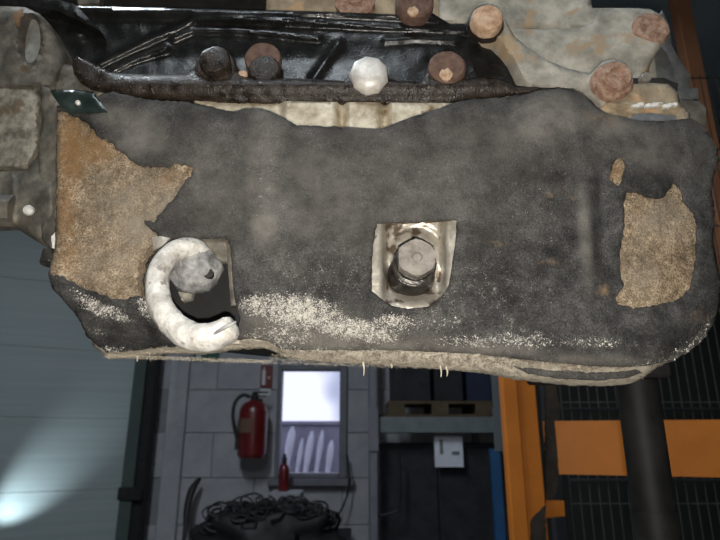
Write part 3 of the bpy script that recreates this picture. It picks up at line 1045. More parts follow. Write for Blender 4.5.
def f_dust(X, Y_):
    b = np.interp(X, _bx, _by)
    r = blobs(X, Y_, [(300, 312, 58, 24, 8, 1.0), (355, 330, 62, 15, 8, 1.0), (395, 322, 30, 12, 5, 0.9), (260, 305, 30, 16, 0, 0.9), (285, 335, 45, 14, 5, 0.8),
                      (520, 340, 55, 14, 3, 0.75), (590, 342, 55, 8, 2, 0.72), (470, 342, 60, 9, 3, 0.75), (640, 345, 30, 7, -10, 0.5), (505, 322, 25, 10, 0, 0.55),
                      (92, 305, 26, 10, 30, 0.95), (115, 313, 24, 9, 25, 0.9), (75, 292, 14, 6, 40, 0.7), (148, 308, 22, 12, 40, 0.9), (100, 333, 16, 5, 10, 0.75), (115, 350, 30, 5, 3, 0.85), (160, 349, 40, 4, -3, 0.8), (255, 336, 18, 4, 0, 0.85),
                      (480, 290, 140, 50, 0, 0.50), (330, 275, 100, 40, 0, 0.48), (240, 180, 60, 60, 0, 0.34), (266, 170, 18, 70, 6, 0.5), (540, 200, 80, 90, 0, 0.42), (440, 320, 60, 20, 0, 0.6), (400, 170, 150, 60, 0, 0.32)])
    r = np.maximum(r, 0.85 * np.clip(1 - (b - Y_) / 34, 0, 1) ** 0.7 * sst(255, 275, X))
    return r


def f_haze(X, Y_):
    r = blobs(X, Y_, [(266, 165, 24, 80, 5, 0.75), (300, 150, 55, 30, 0, 0.35), (230, 190, 40, 60, 0, 0.30), (265, 150, 12, 26, 5, 1.0), (264, 225, 16, 26, 0, 1.0), (330, 180, 190, 75, 0, 0.42), (215, 180, 45, 60, 0, 0.45), (140, 135, 28, 26, 30, 0.85), (118, 118, 30, 14, 20, 0.75), (550, 118, 40, 26, -5, 1.0), (600, 122, 50, 16, 10, 0.8), (660, 150, 50, 25, 0, 0.5),
                      (470, 140, 60, 35, 0, 0.40), (420, 170, 60, 40, 0, 0.34), (640, 145, 40, 20, 0, 0.30), (585, 235, 7, 50, -4, 0.75), (350, 200, 60, 60, 0, 0.22), (700, 150, 20, 40, 0, 0.25), (345, 345, 120, 16, 3, 1.0), (300, 325, 70, 20, 0, 0.6), (480, 350, 70, 8, 3, 0.8), (590, 362, 90, 8, 2, 0.6), (190, 150, 40, 50, 0, 0.25), (520, 150, 90, 30, 0, 0.3)])
    b = np.interp(X, _bx, _by)
    return np.maximum(r, 0.65 * np.clip(1 - (b - Y_) / 16, 0, 1) * sst(255, 275, X))


def f_tan(X, Y_):
    return blobs(X, Y_, [(603, 290, 8, 8, 0, 0.55), (500, 243, 14, 6, 0, 0.34), (549, 195, 5, 5, 0, 0.45), (553, 262, 22, 5, 0, 0.36), (605, 120, 30, 10, 10, 0.36), (560, 205, 25, 40, 0, 0.20), (700, 318, 14, 12, 0, 0.34), (195, 168, 10, 14, 0, 0.3)])


plate('insulation_skin', skin_out, YC, 0.0022, 'charcoal_skin', E, holes=[HOOK_HOLE, BOLT_HOLE, TEAR_L, TEAR_R, TEAR_S], step=3.4, relief=cover_relief, rpx=2.5, rm=0.0016,
      jag=0.7, hjag=[0.8, 0.7, 2.4, 1.6, 1.6], attrs={'dust': f_dust, 'haze': f_haze, 'tan': f_tan}, smooth=60, label='torn charcoal outer skin with white grit')


def g_dust(X, Y_):
    b = np.interp(X, _bx, _by)
    r = blobs(X, Y_, [(95, 187, 12, 2, 2, 0.9), (660, 262, 40, 40, 0, 0.30), (664, 262, 9, 9, 40, 0.5), (110, 205, 60, 60, 0, 0.36), (150, 240, 30, 60, 0, 0.33), (660, 215, 30, 25, 0, 0.4), (125, 270, 40, 30, 0, 0.36)])
    return np.maximum(r, 1.15 * sst(0, 0.5, 1 - (b - Y_) / 30))


def g_haze(X, Y_):
    b = np.interp(X, _bx, _by)
    r = blobs(X, Y_, [(145, 210, 50, 45, 0, 0.75), (105, 195, 25, 30, 0, 0.5), (120, 265, 45, 30, 0, 0.6), (665, 220, 30, 22, 0, 0.8), (640, 270, 25, 35, 0, 0.45)])
    return np.maximum(r, 0.9 * np.clip(1 - (b - Y_) / 24, 0, 1))


def g_tan(X, Y_):
    return blobs(X, Y_, [(72, 150, 18, 45, 0, 0.75), (95, 148, 26, 22, 20, 0.65), (66, 210, 12, 50, 0, 0.6), (70, 255, 14, 26, 0, 0.5), (170, 180, 18, 14, 0, 0.4), (617, 172, 10, 14, 0, 0.5), (640, 210, 10, 16, 0, 0.35)])


plate('fibre_core', core_out, YC + 0.0030, 0.013, 'brown_fibre', E, holes=[grow(HOOK_HOLE, 3.5), grow(BOLT_HOLE, 4.5)], step=3.6, relief=lambda X, Y_: cover_relief(X, Y_) + 0.0012 * vnoise(X, Y_, 0.11, 22) + 0.0008 * vnoise(X, Y_, 0.3, 25),
      rpx=3, rm=0.004, jag=1.3, hjag=1.0, attrs={'dust': g_dust, 'haze': g_haze, 'tan': g_tan}, smooth=60, label='brown fibre core of the insulation pad')

# dark strip standing in for the shaded gap between the layers, lower right
plate('gap_shade_strip', [(512, 366), (540, 368), (570, 369.5), (600, 370), (634, 368.5), (642, 372.5), (628, 378), (600, 380), (560, 378), (530, 373.5)], YC + 0.0135, 0.004, 'charcoal_skin', E, step=3, rpx=2, rm=0.001, jag=0.8,
      attrs={'dust': lambda X, Y_: 0.35 + 0 * X, 'haze': lambda X, Y_: 0.1 + 0 * X, 'tan': lambda X, Y_: 0 * X}, smooth=60)

# grit grains and loose fibres
rg = random.Random(11)


def surf(px, py, lift=0.0):
    r = cover_relief(np.array([px]), np.array([py]))[0]
    return W(px, py, YC - r - lift)


cand_x = np.array([rg.uniform(50, 710) for _ in range(60000)])
cand_y = np.array([rg.uniform(270, 372) for _ in range(60000)])
ds = f_dust(cand_x, cand_y)
okm = inpoly(cand_x, cand_y, skin_out)
for h in (HOOK_HOLE, BOLT_HOLE, TEAR_L, TEAR_R):
    okm &= ~inpoly(cand_x, cand_y, h)
pick = okm & (np.array([rg.random() for _ in range(60000)]) < np.clip(ds - 0.54, 0, 1) * 0.80)
gx_, gy_ = cand_x[pick], cand_y[pick]
rel = cover_relief(gx_, gy_)
V, F = [], []
for i in range(len(gx_)):
    c = W(gx_[i], gy_[i], YC - rel[i] - 0.0002)
    s_ = rg.uniform(0.00025, 0.00075)
    k = len(V)
    ang = rg.uniform(0, 6.28)
    e1 = Vector((math.cos(ang), -0.3, math.sin(ang))) * s_ * rg.uniform(1, 2.2)
    e2 = Vector((-math.sin(ang), -0.2, math.cos(ang))) * s_
    V += [c - e1, c + e1, c + e2, c + Vector((0, -s_, 0)) * 1.3]
    F += [[k, k + 1, k + 3], [k + 1, k + 2, k + 3], [k + 2, k, k + 3], [k, k + 2, k + 1]]
mk('grit', V, F, 'grit', E, smooth=0, kind='stuff', label='pale grit stuck to the pad')
V, F = [], []
edge = resample(BOT_CORE, 0.55)
for (px, py) in edge:
    if px < 100: continue
    for q in range(5):
        x = px + rg.uniform(-1.5, 1.5); y = py - rg.uniform(-0.5, 9.0 if px > 270 else 3.0)
        r = cover_relief(np.array([x]), np.array([min(y, 383.0)]))[0]
        c = W(x, y, YC + 0.003 - r - 0.0002 + rg.uniform(0, 0.004))
        L_ = rg.uniform(0.0008, 0.0026)
        dv = Vector((rg.uniform(-1, 1), rg.uniform(-0.9, 0.3), rg.uniform(-1.0, 0.35))).normalized() * L_
        w_ = dv.orthogonal().normalized() * 0.00012
        w2 = dv.cross(w_).normalized() * 0.00012
        k = len(V)
        V += [c + w_, c - w_, c + w2, c + dv]
        F += [[k, k + 1, k + 3], [k + 1, k + 2, k + 3], [k + 2, k, k + 3]]
for (px, py, L_) in ((363, 362, 0.010), (440, 366, 0.008), (446, 367, 0.007), (391, 364, 0.003), (137, 356, 0.004)):
    c = W(px, py, YC + 0.016)
    V2, F2 = tube([c, c + Vector((0.0008, -0.0005, -L_ * 0.5)), c + Vector((0.0004, 0.0004, -L_))], [0.0009, 0.0007, 0.0003], n=5, k=3)
    V, F = join((V, F), (V2, F2))
mk('loose_fibres', V, F, 'fibre_tan', E, smooth=0, kind='stuff', label='pale fibres fraying from the pad edge')

# ---- engine block behind, sump
bo = [(75, 96), (300, 110), (520, 104), (600, 116), (670, 122), (690, 140), (690, 300), (650, 340), (560, 350), (300, 335), (150, 320), (80, 270), (62, 200)]
plate('engine_block', bo, 0.447, 0.17, 'block_dark', E, step=16, rpx=12, rm=0.006)

# ---- upper black casting with ribs
R1 = [(60, 92), (100, 64), (150, 40), (195, 20), (240, 19), (300, 22), (390, 27), (470, 31)]
R2 = [(80, 98), (112, 70), (135, 59), (166, 49)]
R2b = [(174, 38), (192, 30), (235, 30), (275, 33), (318, 38)]
R3 = [(314, 78), (326, 60), (338, 44)]
R4 = [(386, 40), (415, 38), (455, 40)]


def black_relief(X, Y_):
    r = np.zeros(len(X))
    for R_, w_, a_ in ((R1, 3.6, 0.0045), (R2, 3.6, 0.0042), (R2b, 3.6, 0.0036), (R3, 5, 0.004), (R4, 4, 0.0034)):
        d = distpoly(X, Y_, R_, closed=False)
        r += a_ * np.exp(-(d / w_) ** 2)
    r += 0.010 * (1 - sst(8, 24, Y_ - 0.018 * X + 3))          # roll at the top edge
    r -= 0.006 * np.exp(-((X - 250) / 120) ** 2 - ((Y_ - 60) / 18) ** 2)
    r -= 0.004 * np.exp(-((X - 470) / 26) ** 2 - ((Y_ - 70) / 18) ** 2)
    r += 0.005 * np.exp(-((X - 78) / 12) ** 2 - ((Y_ - 36) / 9) ** 2)
    r += 0.0006 * vnoise(X, Y_, 0.07, 12)
    return r


bc = plate('black_casting', [(20, -2), (50, 4), (75, 6), (200, 9), (290, 11), (400, 15), (432, 13), (450, 24), (466, 24), (474, 12), (488, 6), (502, 20), (506, 45), (512, 70), (520, 90), (430, 102), (300, 106), (180, 104), (60, 100), (52, 60), (40, 25)],
           0.446, 0.05, 'black_oily', E, step=2.0, relief=black_relief, rpx=3, rm=0.003, smooth=60, label='oily black ribbed casting')
# cast-in pale web (bare metal streak)
plate('top_rail', [(-40, -50), (470, -50), (460, 2), (400, 4), (380, 2), (300, -1), (150, -4), (40, -6), (-40, -4)], 0.475, 0.05, 'block_dark', E, step=12, rpx=4, rm=0.004)
plate('rusty_manifold', [(268, -40), (470, -40), (466, 24), (450, 26), (400, 20), (300, 16), (266, 16)], 0.478, 0.03, 'tan_cast', E, step=5, rpx=3, rm=0.003, relief=lambda X, Y_: 0.002 * vnoise(X, Y_, 0.06, 3))
c = W(355, 2, 0.474); k = MPP(355, 2, 0.474)
mk('rust_boss', *lathe(c, (0, -1, 0), [(20 * k, -0.004), (20 * k, 0.003), (17 * k, 0.005), (8 * k, 0.0045), (7 * k, 0.007)], n=24, wob=0.06), 'rust_pink', E)
plate('dark_bracket', [(-30, -30), (40, -30), (45, -4), (66, 2), (75, 4), (100, 30), (60, 12), (30, 6), (-30, 6)], 0.43, 0.02, 'black_oily', E, step=5, rpx=3, rm=0.002)
plate('tan_tag', [(76, -8), (101, -8), (99, 3), (78, 4)], 0.445, 0.008, 'alloy_dirty', E, step=4, rpx=2, rm=0.001)

# ---- brown gasket flange
def flange_relief(X, Y_):
    r = 0.004 * np.exp(-((Y_ - 84 - 0.0 * X) / 7) ** 2) * sst(95, 120, X)
    r -= 0.004 * sst(92, 101, Y_) * sst(110, 140, X)
    return r + 0.0009 * vnoise(X, Y_, 0.12, 8) + 0.0005 * vnoise(X, Y_, 0.35, 3)


flg = [(72, 66), (74, 59), (78, 56), (88, 60), (98, 65), (110, 72), (128, 74), (160, 74), (188, 74), (195, 68), (197, 60), (203, 51), (214, 47), (226, 50), (235, 60), (238, 70), (246, 77), (258, 79), (283, 78), (310, 79),
       (344, 81), (350, 74), (362, 66), (378, 68), (385, 78), (400, 81), (424, 82), (428, 70), (438, 60), (452, 60), (463, 72), (466, 79), (482, 77), (500, 80), (514, 86), (530, 87), (548, 88), (560, 88), (552, 93), (520, 97), (480, 101), (450, 104), (440, 107), (420, 105), (330, 103), (262, 104),
       (230, 103), (200, 101), (170, 100), (140, 98), (120, 95), (106, 91), (90, 88), (80, 82), (74, 74)]
plate('gasket_flange', flg, 0.424, 0.030, 'oily_brown', E, step=3.0, relief=flange_relief, rpx=3, rm=0.003, jag=0.4, smooth=60, label='oily brown flange with bolt lobes')

# ---- bare alloy lip under the flange
def lip_relief(X, Y_):
    r = 0.008 * sst(280, 286, X) * (1 - sst(334, 341, X)) + 0.006 * sst(343, 349, X) * (1 - sst(378, 384, X)) + 0.005 * sst(386, 392, X)
    r -= 0.003 * np.exp(-((X - 342) / 3) ** 2) + 0.003 * np.exp(-((X - 384.5) / 2.5) ** 2)
    return r + 0.0004 * vnoise(X, Y_, 0.15, 2)


plate('alloy_lip', [(186, 98), (215, 99), (250, 101), (290, 101), (340, 102), (440, 103), (456, 103), (440, 116), (410, 128), (385, 138), (290, 138), (266, 128), (246, 116), (225, 113), (205, 108)], 0.431, 0.02, 'alloy_gold', E, step=2.6, relief=lip_relief, rpx=2, rm=0.002, smooth=60, label='bare golden alloy lip')

# ---- bolts along the flange
def bolt_round(px, py, Y, r, prof, m, name='flange_bolt', wob=0.05, parent=E, **kw):
    k = MPP(px, py, Y)
    return mk(name, *lathe(W(px, py, Y), (0, -1, 0), [(a * r * k, b * r * k) for a, b in prof], n=28, wob=wob, seed=px * 0.1), m, parent, **kw)


def bolt_hex(px, py, Y, r, hh, m, rot=0.0, name='hex_bolt', parent=E, **kw):
    k = MPP(px, py, Y)
    return mk(name, *hexhead(W(px, py, Y), (0, -1, 0), r * k, hh * k, rot), m, parent, smooth=30, **kw)


b = bolt_round(217, 72, 0.430, 20, [(0.95, -0.4), (1.0, 0.2), (0.98, 0.42), (0.80, 0.5), (0.76, 0.5)], 'oily_brown', name='washer_bolt', label='oily dark flange bolt')
bolt_round(217, 66, 0.424, 15.5, [(1.0, -0.2), (1.0, 0.5), (0.93, 0.72), (0.7, 0.82), (0.2, 0.86)], 'oily_brown', name='bolt_head', parent=b, wob=0.08)
bolt_round(263, 60, 0.440, 18.5, [(1, -0.3), (1, 0.1), (0.93, 0.22), (0.3, 0.2)], 'rust_brown', name='rusty_washer', label='rusty brown washer')
bolt_round(265, 72, 0.430, 15.5, [(1, -0.2), (1.0, 0.30), (0.9, 0.42), (0.5, 0.46), (0.1, 0.46)], 'oily_brown', name='bushing')
bolt_round(243, 76, 0.428, 5, [(1, -0.3), (1, 0.5), (0.6, 0.9)], 'rust_bright', name='pin')
b = bolt_round(369, 80, 0.430, 20, [(0.95, -0.4), (1.0, 0.2), (0.95, 0.4), (0.5, 0.42)], 'steel_dark', name='washer_bolt', label='shiny bare steel bolt')
_k = MPP(369, 77, 0.42)
mk('bolt_head', *lathe(W(369, 77.5, 0.422), (0, -1, 0), [(19.5 * _k, -0.002), (20 * _k, 0.004), (18.5 * _k, 0.0075), (15.5 * _k, 0.0098), (10 * _k, 0.0112), (3 * _k, 0.0118)], n=9), 'steel_shiny', b, smooth=32)


def stud(px, py, Y, r, cx, cy, cr, m, mc):
    b = bolt_round(px, py, Y, r, [(0.97, -0.5), (1.0, 0.2), (0.97, 0.5), (0.85, 0.62), (0.4, 0.62), (0.3, 0.6)], m, name='stud_cap', label='brown rusted stud cap with bare tip')
    k = MPP(cx, cy, Y)
    mk('bare_tip', *lathe(W(cx, cy, Y - 0.62 * r * k), (0, -1, 0), [(cr * k, -0.001), (cr * k, 0.001), (cr * 0.7 * k, 0.0018), (cr * 0.2 * k, 0.0020)], n=14, wob=0.3), mc, b)


stud(446, 73, 0.428, 19, 446, 75, 6.5, 'rust_brown', 'rust_bright')
stud(414, 9, 0.440, 19, 413, 12, 5.5, 'rust_brown', 'rust_bright')
# ---- right-hand castings
plate('head_casting', [(440, -45), (585, -45), (592, 8), (640, 8), (655, 60), (660, 105), (560, 108), (500, 90), (480, 60), (455, 28), (440, 20)], 0.470, 0.06, 'grey_cast', E, step=5, rpx=3, rm=0.003, relief=lambda X, Y_: 0.0016 * vnoise(X, Y_, 0.04, 6)
      + 0.006 * sst(-4, 4, (26 + 0.03 * (X - 505)) - Y_) + 0.005 * sst(-3, 3, (X - 585) + (Y_ + 10) * 0.55), smooth=60)


def arm_relief(X, Y_):
    d = np.hypot(X - 650, Y_ - 30)
    return 0.006 * np.exp(-(d / 24) ** 2) + 0.003 * np.exp(-((Y_ - (52 - 0.1 * (X - 560))) / 16) ** 2) + 0.001 * vnoise(X, Y_, 0.05, 31)


plate('mount_arm', [(500, 29), (540, 29), (575, 28), (592, 22), (597, 11), (610, 8), (634, 8), (650, 9), (662, 15), (669, 28), (664, 42), (656, 54), (650, 66), (647, 80), (632, 82), (626, 100), (600, 104), (560, 92), (530, 74), (512, 46)], 0.456, 0.03, 'grey_cast', E, step=3.5, relief=arm_relief, rpx=4, rm=0.004, smooth=60)
bolt_round(651, 29, 0.450, 18.5, [(1, -0.4), (1.0, 0.0), (0.9, 0.14), (0.7, 0.2), (0.6, 0.14), (0.2, 0.16)], 'rust_pink', name='boss', wob=0.07, label='large rusty round boss')


def br_relief(X, Y_):
    r = 0.005 * np.exp(-(np.hypot(X - 486, Y_ - 24) / 20) ** 2) + 0.004 * np.exp(-(np.hypot(X - 612, Y_ - 80) / 22) ** 2)
    return r + 0.0008 * vnoise(X, Y_, 0.06, 15) 


plate('bracket_arm', [(488, 4), (498, 7), (506, 20), (514, 36), (528, 48), (546, 60), (568, 69), (590, 74), (595, 69), (603, 61), (614, 59), (625, 63), (632, 73), (632, 88), (628, 100), (614, 110), (602, 110), (592, 99), (580, 92), (560, 89), (540, 88), (528, 86), (519, 74), (511, 58), (502, 46), (495, 38), (486, 34), (478, 24), (480, 10)],
      0.430, 0.024, 'grey_cast', E, step=3, relief=br_relief, rpx=3, rm=0.003, smooth=60, label='grey cast bracket arm')
b = bolt_round(486, 25, 0.428, 18, [(1, -0.3), (1.0, 0.1), (0.9, 0.3), (0.5, 0.32)], 'oily_brown', name='washer_bolt', wob=0.04, label='rusty bolt at the arm end')
bolt_round(486, 23.5, 0.422, 15.5, [(1.0, -0.2), (1.0, 0.45), (0.9, 0.62), (0.5, 0.68), (0.2, 0.62)], 'rust_bright', name='bolt_head', parent=b)
b = bolt_round(612, 82, 0.424, 20.5, [(1, -0.3), (1.0, 0.1), (0.92, 0.22), (0.76, 0.26), (0.74, 0.55), (0.66, 0.65), (0.38, 0.65), (0.34, 0.5)], 'rust_pink', name='washer_bolt', wob=0.03, label='rusty flanged bolt with dished head')
bolt_round(612, 80, 0.4155, 6.5, [(1, -0.4), (1, 0.2), (0.7, 0.4)], 'rust_pink', name='bolt_centre', parent=b)
plate('pin_clamp', [(630, 78), (664, 78), (678, 84), (678, 90), (630, 90)], 0.449, 0.02, 'block_dark', E, step=4, rpx=2, rm=0.001)
bolt_round(645, 79, 0.440, 5.5, [(1, -0.6), (1, 0.6), (0.8, 0.9), (0.2, 0.9)], 'steel_bolt', name='zinc_pin')
plate('sealant_lump', [(618, 92), (632, 84), (650, 83), (668, 84), (678, 92), (681, 106), (690, 112), (690, 128), (660, 130), (620, 128), (600, 118), (598, 110)], 0.424, 0.025, 'tan_cast', E, step=3, rpx=5, rm=0.005, relief=lambda X, Y_: 0.0025 * vnoise(X, Y_, 0.09, 44) + 0.0012 * vnoise(X, Y_, 0.25, 47) + 0.003 * np.exp(-((Y_ - 104) / 3) ** 2) - 0.004 * np.exp(-((Y_ - 112) / 4) ** 2), smooth=60, label='tan crusted sealant')
for (x0, x1) in ((632, 644), (645, 662), (663, 677)):
    plate('paint_mark', [(x0, 104.5), ((x0 + x1) / 2, 102.5), (x1, 102.5), (x1, 105.5), ((x0 + x1) / 2, 106.5), (x0 + 1, 107)], 0.4195, 0.003, 'white_paint', E, step=2.2, jag=1.2, rpx=1, rm=0.0006)
plate('slot_plate', [(636, 114), (650, 113), (676, 116), (677, 121), (650, 121), (632, 125), (628, 120)], 0.421, 0.006, 'blue_grey_slot', E, step=3, rpx=1.5, rm=0.001)
plate('cover_plate', [(676, 100), (700, 101), (706, 108), (706, 134), (690, 126), (680, 116)], 0.432, 0.012, 'alloy_dirty', E, step=4, rpx=2, rm=0.001)
plate('side_bracket', [(652, 60), (660, 45), (668, 55), (672, 66), (676, 80), (686, 92), (694, 101), (678, 104), (672, 88), (650, 84)], 0.468, 0.02, 'grey_bracket', E, step=4, rpx=2, rm=0.002)
plate('side_bracket', [(662, 10), (669, 26), (672, 46), (680, 60), (690, 75), (690, 88), (698, 88), (699, 102), (684, 102), (676, 88), (660, 60)], 0.50, 0.02, 'grey_bracket', E, step=4, rpx=2, rm=0.002)

# ---- left-hand alloy bracket
ell = [(30 + 10.5 * math.cos(t), 39 + 24 * math.sin(t)) for t in np.linspace(0, 2 * PI, 28, endpoint=False)]


def lug_relief(X, Y_):
    dd = np.sqrt(((X - 30) / 10.5) ** 2 + ((Y_ - 39) / 24) ** 2)
    r = 0.0035 * np.exp(-((dd - 1.12) / 0.14) ** 2)
    r -= 0.00045 * np.clip(X - 38, 0, None) + 0.0003 * np.clip(14 - X, 0, None)
    r -= 0.010 * np.clip((20 - Y_) / 20, 0, 1) ** 2
    return r + 0.0007 * vnoise(X, Y_, 0.08, 71)


lug = plate('lug', [(-70, 4), (0, 6), (25, 7), (40, 14), (50, 24), (57, 36), (66, 52), (68, 62), (60, 74), (52, 90), (40, 86), (20, 88), (0, 89), (-70, 88)], 0.418, 0.02, 'alloy_dirty', E, holes=[ell], step=3, relief=lug_relief, rpx=5, rm=0.004, smooth=60, label='dirty alloy lug with a bore')
ell2 = [(30 + 11.5 * math.cos(t), 39 + 25 * math.sin(t)) for t in np.linspace(0, 2 * PI, 32, endpoint=False)]
plate('bore', ell2, 0.4225, 0.004, 'bore_steel', lug, step=2.2, relief=lambda X, Y_: -0.007 * np.clip(1 - ((Y_ - 39) / 25) ** 2, 0, 1) ** 0.6, rpx=0.1, rm=0.0, smooth=80)
plate('rust_streak', [(13, 11), (22, 9), (24, 14), (20, 19), (19, 27), (15, 25)], 0.4163, 0.001, 'rust_stain', E, step=2.2, jag=1.4, rpx=1, rm=0.0003, relief=lug_relief)
plate('bracket_web', [(46, 84), (60, 64), (82, 66), (112, 76), (114, 92), (104, 96), (92, 101), (70, 104), (54, 98), (50, 90)], 0.4305, 0.02, 'alloy_dirty', E, step=3.5, relief=lambda X, Y_: 0.0015 * vnoise(X, Y_, 0.08, 5), rpx=3, rm=0.002, smooth=60)
plate('alloy_block', [(-70, 86), (0, 86), (38, 86), (41, 100), (39, 120), (40, 140), (38, 152), (28, 168), (0, 170), (-70, 172)], 0.424, 0.014, 'alloy_block', E, step=3.5, relief=lambda X, Y_: 0.0010 * vnoise(X, Y_, 0.1, 51) + 0.003 * np.exp(-((X - 20) / 16) ** 2), rpx=4, rm=0.004, smooth=60, label='mottled pale alloy block')


def web_relief(X, Y_):
    return 0.0022 * np.exp(-((X - 57.5) / 2.2) ** 2) + 0.003 * sst(40, 56, X) + 0.0006 * vnoise(X, Y_, 0.1, 81)


plate('edge_web', [(40, 84), (50, 88), (54, 98), (60, 104), (60, 150), (59, 200), (58, 250), (50, 248), (42, 240), (40, 200), (38, 150), (42, 120)], 0.4165, 0.03, 'alloy_dirty', E, step=2.6, relief=web_relief, rpx=2, rm=0.002, smooth=60)


def cone_relief(X, Y_):
    r = 0.014 * np.clip((X + 10) / 60, 0, 1) * np.exp(-((Y_ - 200) / 30) ** 2)
    r += 0.0025 * np.exp(-((X - 13) / 2.5) ** 2)
    return r + 0.0006 * vnoise(X, Y_, 0.09, 91)


plate('cone_boss', [(-70, 166), (0, 168), (26, 168), (40, 150), (57, 158), (57, 248), (50, 249), (36, 241), (22, 232), (12, 226), (-10, 227), (-70, 228)], 0.424, 0.010, 'alloy_dirty', E, step=2.6, relief=cone_relief, rpx=9, rm=0.009, smooth=60)
bolt_round(28, 210, 0.4125, 5.2, [(1, -0.5), (1, 0.1), (0.75, 0.4), (0.2, 0.5)], 'steel_shiny', name='highlight_spot', label='small bright disc standing in for a shiny highlight')  # pale disc puts the shiny spot on the cone into colour
V, F = hexhead(W(14, 211, 0.418), (-1, -0.15, 0), 16 * MPP(14, 211, 0.418), 0.05, 0.2)
mk('side_stud', V, F, 'alloy_dirty', E, smooth=30)
V, F = hexhead(W(52, 252, 0.42), (0, -0.2, -1), 9 * MPP(52, 258, 0.42), 0.011, 0.1)
mk('drain_screw', V, F, 'steel_dark', E, smooth=30, label='small hex screw under the bracket')
plate('paint_flake', [(51, 236), (58, 230), (58, 250), (52, 248)], 0.4125, 0.001, 'grit', E, step=2.5, jag=1.0, rpx=1, rm=0.0003)
cl = plate('cable_clip', [(50, 91), (72, 90), (94, 93), (101, 102), (107, 112), (88, 113), (68, 113), (58, 103)], 0.3985, 0.006, 'clip_dark', E, step=3, relief=lambda X, Y_: -0.002 * np.exp(-(np.hypot((X - 78) / 16, (Y_ - 103) / 6)) ** 2), rpx=2, rm=0.0012, smooth=60, label='dark plastic clip')
bolt_round(78, 103, 0.3995, 2.6, [(1, -0.3), (1, 0.4), (0.5, 0.9)], 'steel_shiny', name='rivet', parent=cl)

# ---- recess with the hook
plate('recess_floor', [(138, 228), (240, 228), (246, 345), (140, 345)], 0.436, 0.006, 'recess_shade_black', E, step=9, rpx=2, rm=0.001)  # near-black colour carries the shadow deep in the recess
plate('recess_plate', [(186, 236), (226, 236), (232, 252), (230, 262), (212, 262), (198, 252), (186, 247)], 0.4125, 0.006, 'alloy_dirty', E, step=3, relief=lambda X, Y_: 0.003 * np.exp(-((Y_ - 243) / 3.0) ** 2), rpx=2, rm=0.0012, smooth=60)
plate('bare_corner', [(152, 237), (160, 236), (170, 238), (162, 246), (154, 250)], 0.3985, 0.002, 'alloy_clean', E, step=2.5, rpx=1.5, rm=0.0006, relief=cover_relief)
plate('recess_side', [(226, 240), (232, 240), (234, 275), (237, 305), (231, 306), (228, 270)], 0.409, 0.02, 'alloy_dirty', E, step=3, rpx=1.5, rm=0.001)
# knuckle lump the hook grows from
ck = W(196, 271, 0.404); kk = MPP(191, 272, 0.408)
bm = bmesh.new()
bmesh.ops.create_icosphere(bm, subdivisions=4, radius=1.0)
V = []
for v in bm.verts:
    p = v.co
    d = 1 + 0.16 * noise.noise(p * 2.1) + 0.06 * noise.noise(p * 5.5)
    V.append(Vector((ck.x + p.x * 25 * kk * d, ck.y + p.y * 0.018 * d, ck.z + p.z * 23 * kk * d)))
F = [[q.index for q in f.verts] for f in bm.faces]
bm.free()
kn = mk('hook_knuckle', V, F, 'lump_grey', E, smooth=180, label='rough grey knuckle at the root of the hook')
bolt_round(208, 273, 0.392, 5.0, [(1, -1.6), (1.0, 0.0), (0.85, 0.1), (0.5, 0.0), (0.3, -0.1)], 'block_dark', name='hook_pit', parent=kn)
plate('bare_nib', [(178, 292), (187, 287), (193, 291), (191, 299), (182, 301)], 0.409, 0.006, 'alloy_clean', E, step=2.5, rpx=2, rm=0.002)
HP = [(205, 258, 0.402, 9), (196, 249, 0.394, 10), (183, 248, 0.387, 10.5), (170, 255, 0.380, 10.5), (160, 269, 0.373, 11), (157.5, 287, 0.367, 11.5), (161, 306, 0.361, 12.5), (171, 322, 0.356, 13), (187, 334, 0.351, 14), (205, 338, 0.347, 14.5), (220, 334, 0.344, 14), (230, 328, 0.342, 13)]
P = [W(a, b_, c_) for a, b_, c_, _ in HP]
R_ = [r_ * MPP(a, b_, c_) for a, b_, c_, r_ in HP]
hk = mk('lifting_hook', *tube(P, R_, n=22, k=6, wob=0.06), 'hook_dusty', E, smooth=60, label='pale dusty bent lifting hook')
# split, lipped end of the hook
c = P[-1]; ax = (P[-1] - P[-2]).normalized()
k = MPP(232, 326, 0.34)
mk('hook_end', *lathe(c - ax * 0.001, ax, [(12.4 * k, 0), (12.8 * k, 0.001), (11.0 * k, 0.0032), (8 * k, 0.004)], n=22, wob=0.14), 'hook_dusty', hk)
V, F = [], []
a_, b_ = W(222, 327, 0.3335), W(243, 320, 0.3375)
mk('hook_slot', *tube([W(214, 334, 0.3335), W(224, 328, 0.3315), W(236, 322, 0.3325)], [0.0005, 0.0014, 0.0006], n=8, k=4), 'lump_grey', hk)

# ---- pocket with the big hex bolt
def pocket_relief(X, Y_):
    dx = np.abs(X - 414)
    r = -0.018 * (1 - sst(25, 33, dx))
    r += 0.014 * sst(288, 305, Y_) * (1 - sst(25, 33, dx))
    r += -0.003 * np.exp(-((np.hypot(X - 415, Y_ - 258) - 30) / 4) ** 2)
    return r + 0.0005 * vnoise(X, Y_, 0.14, 61)


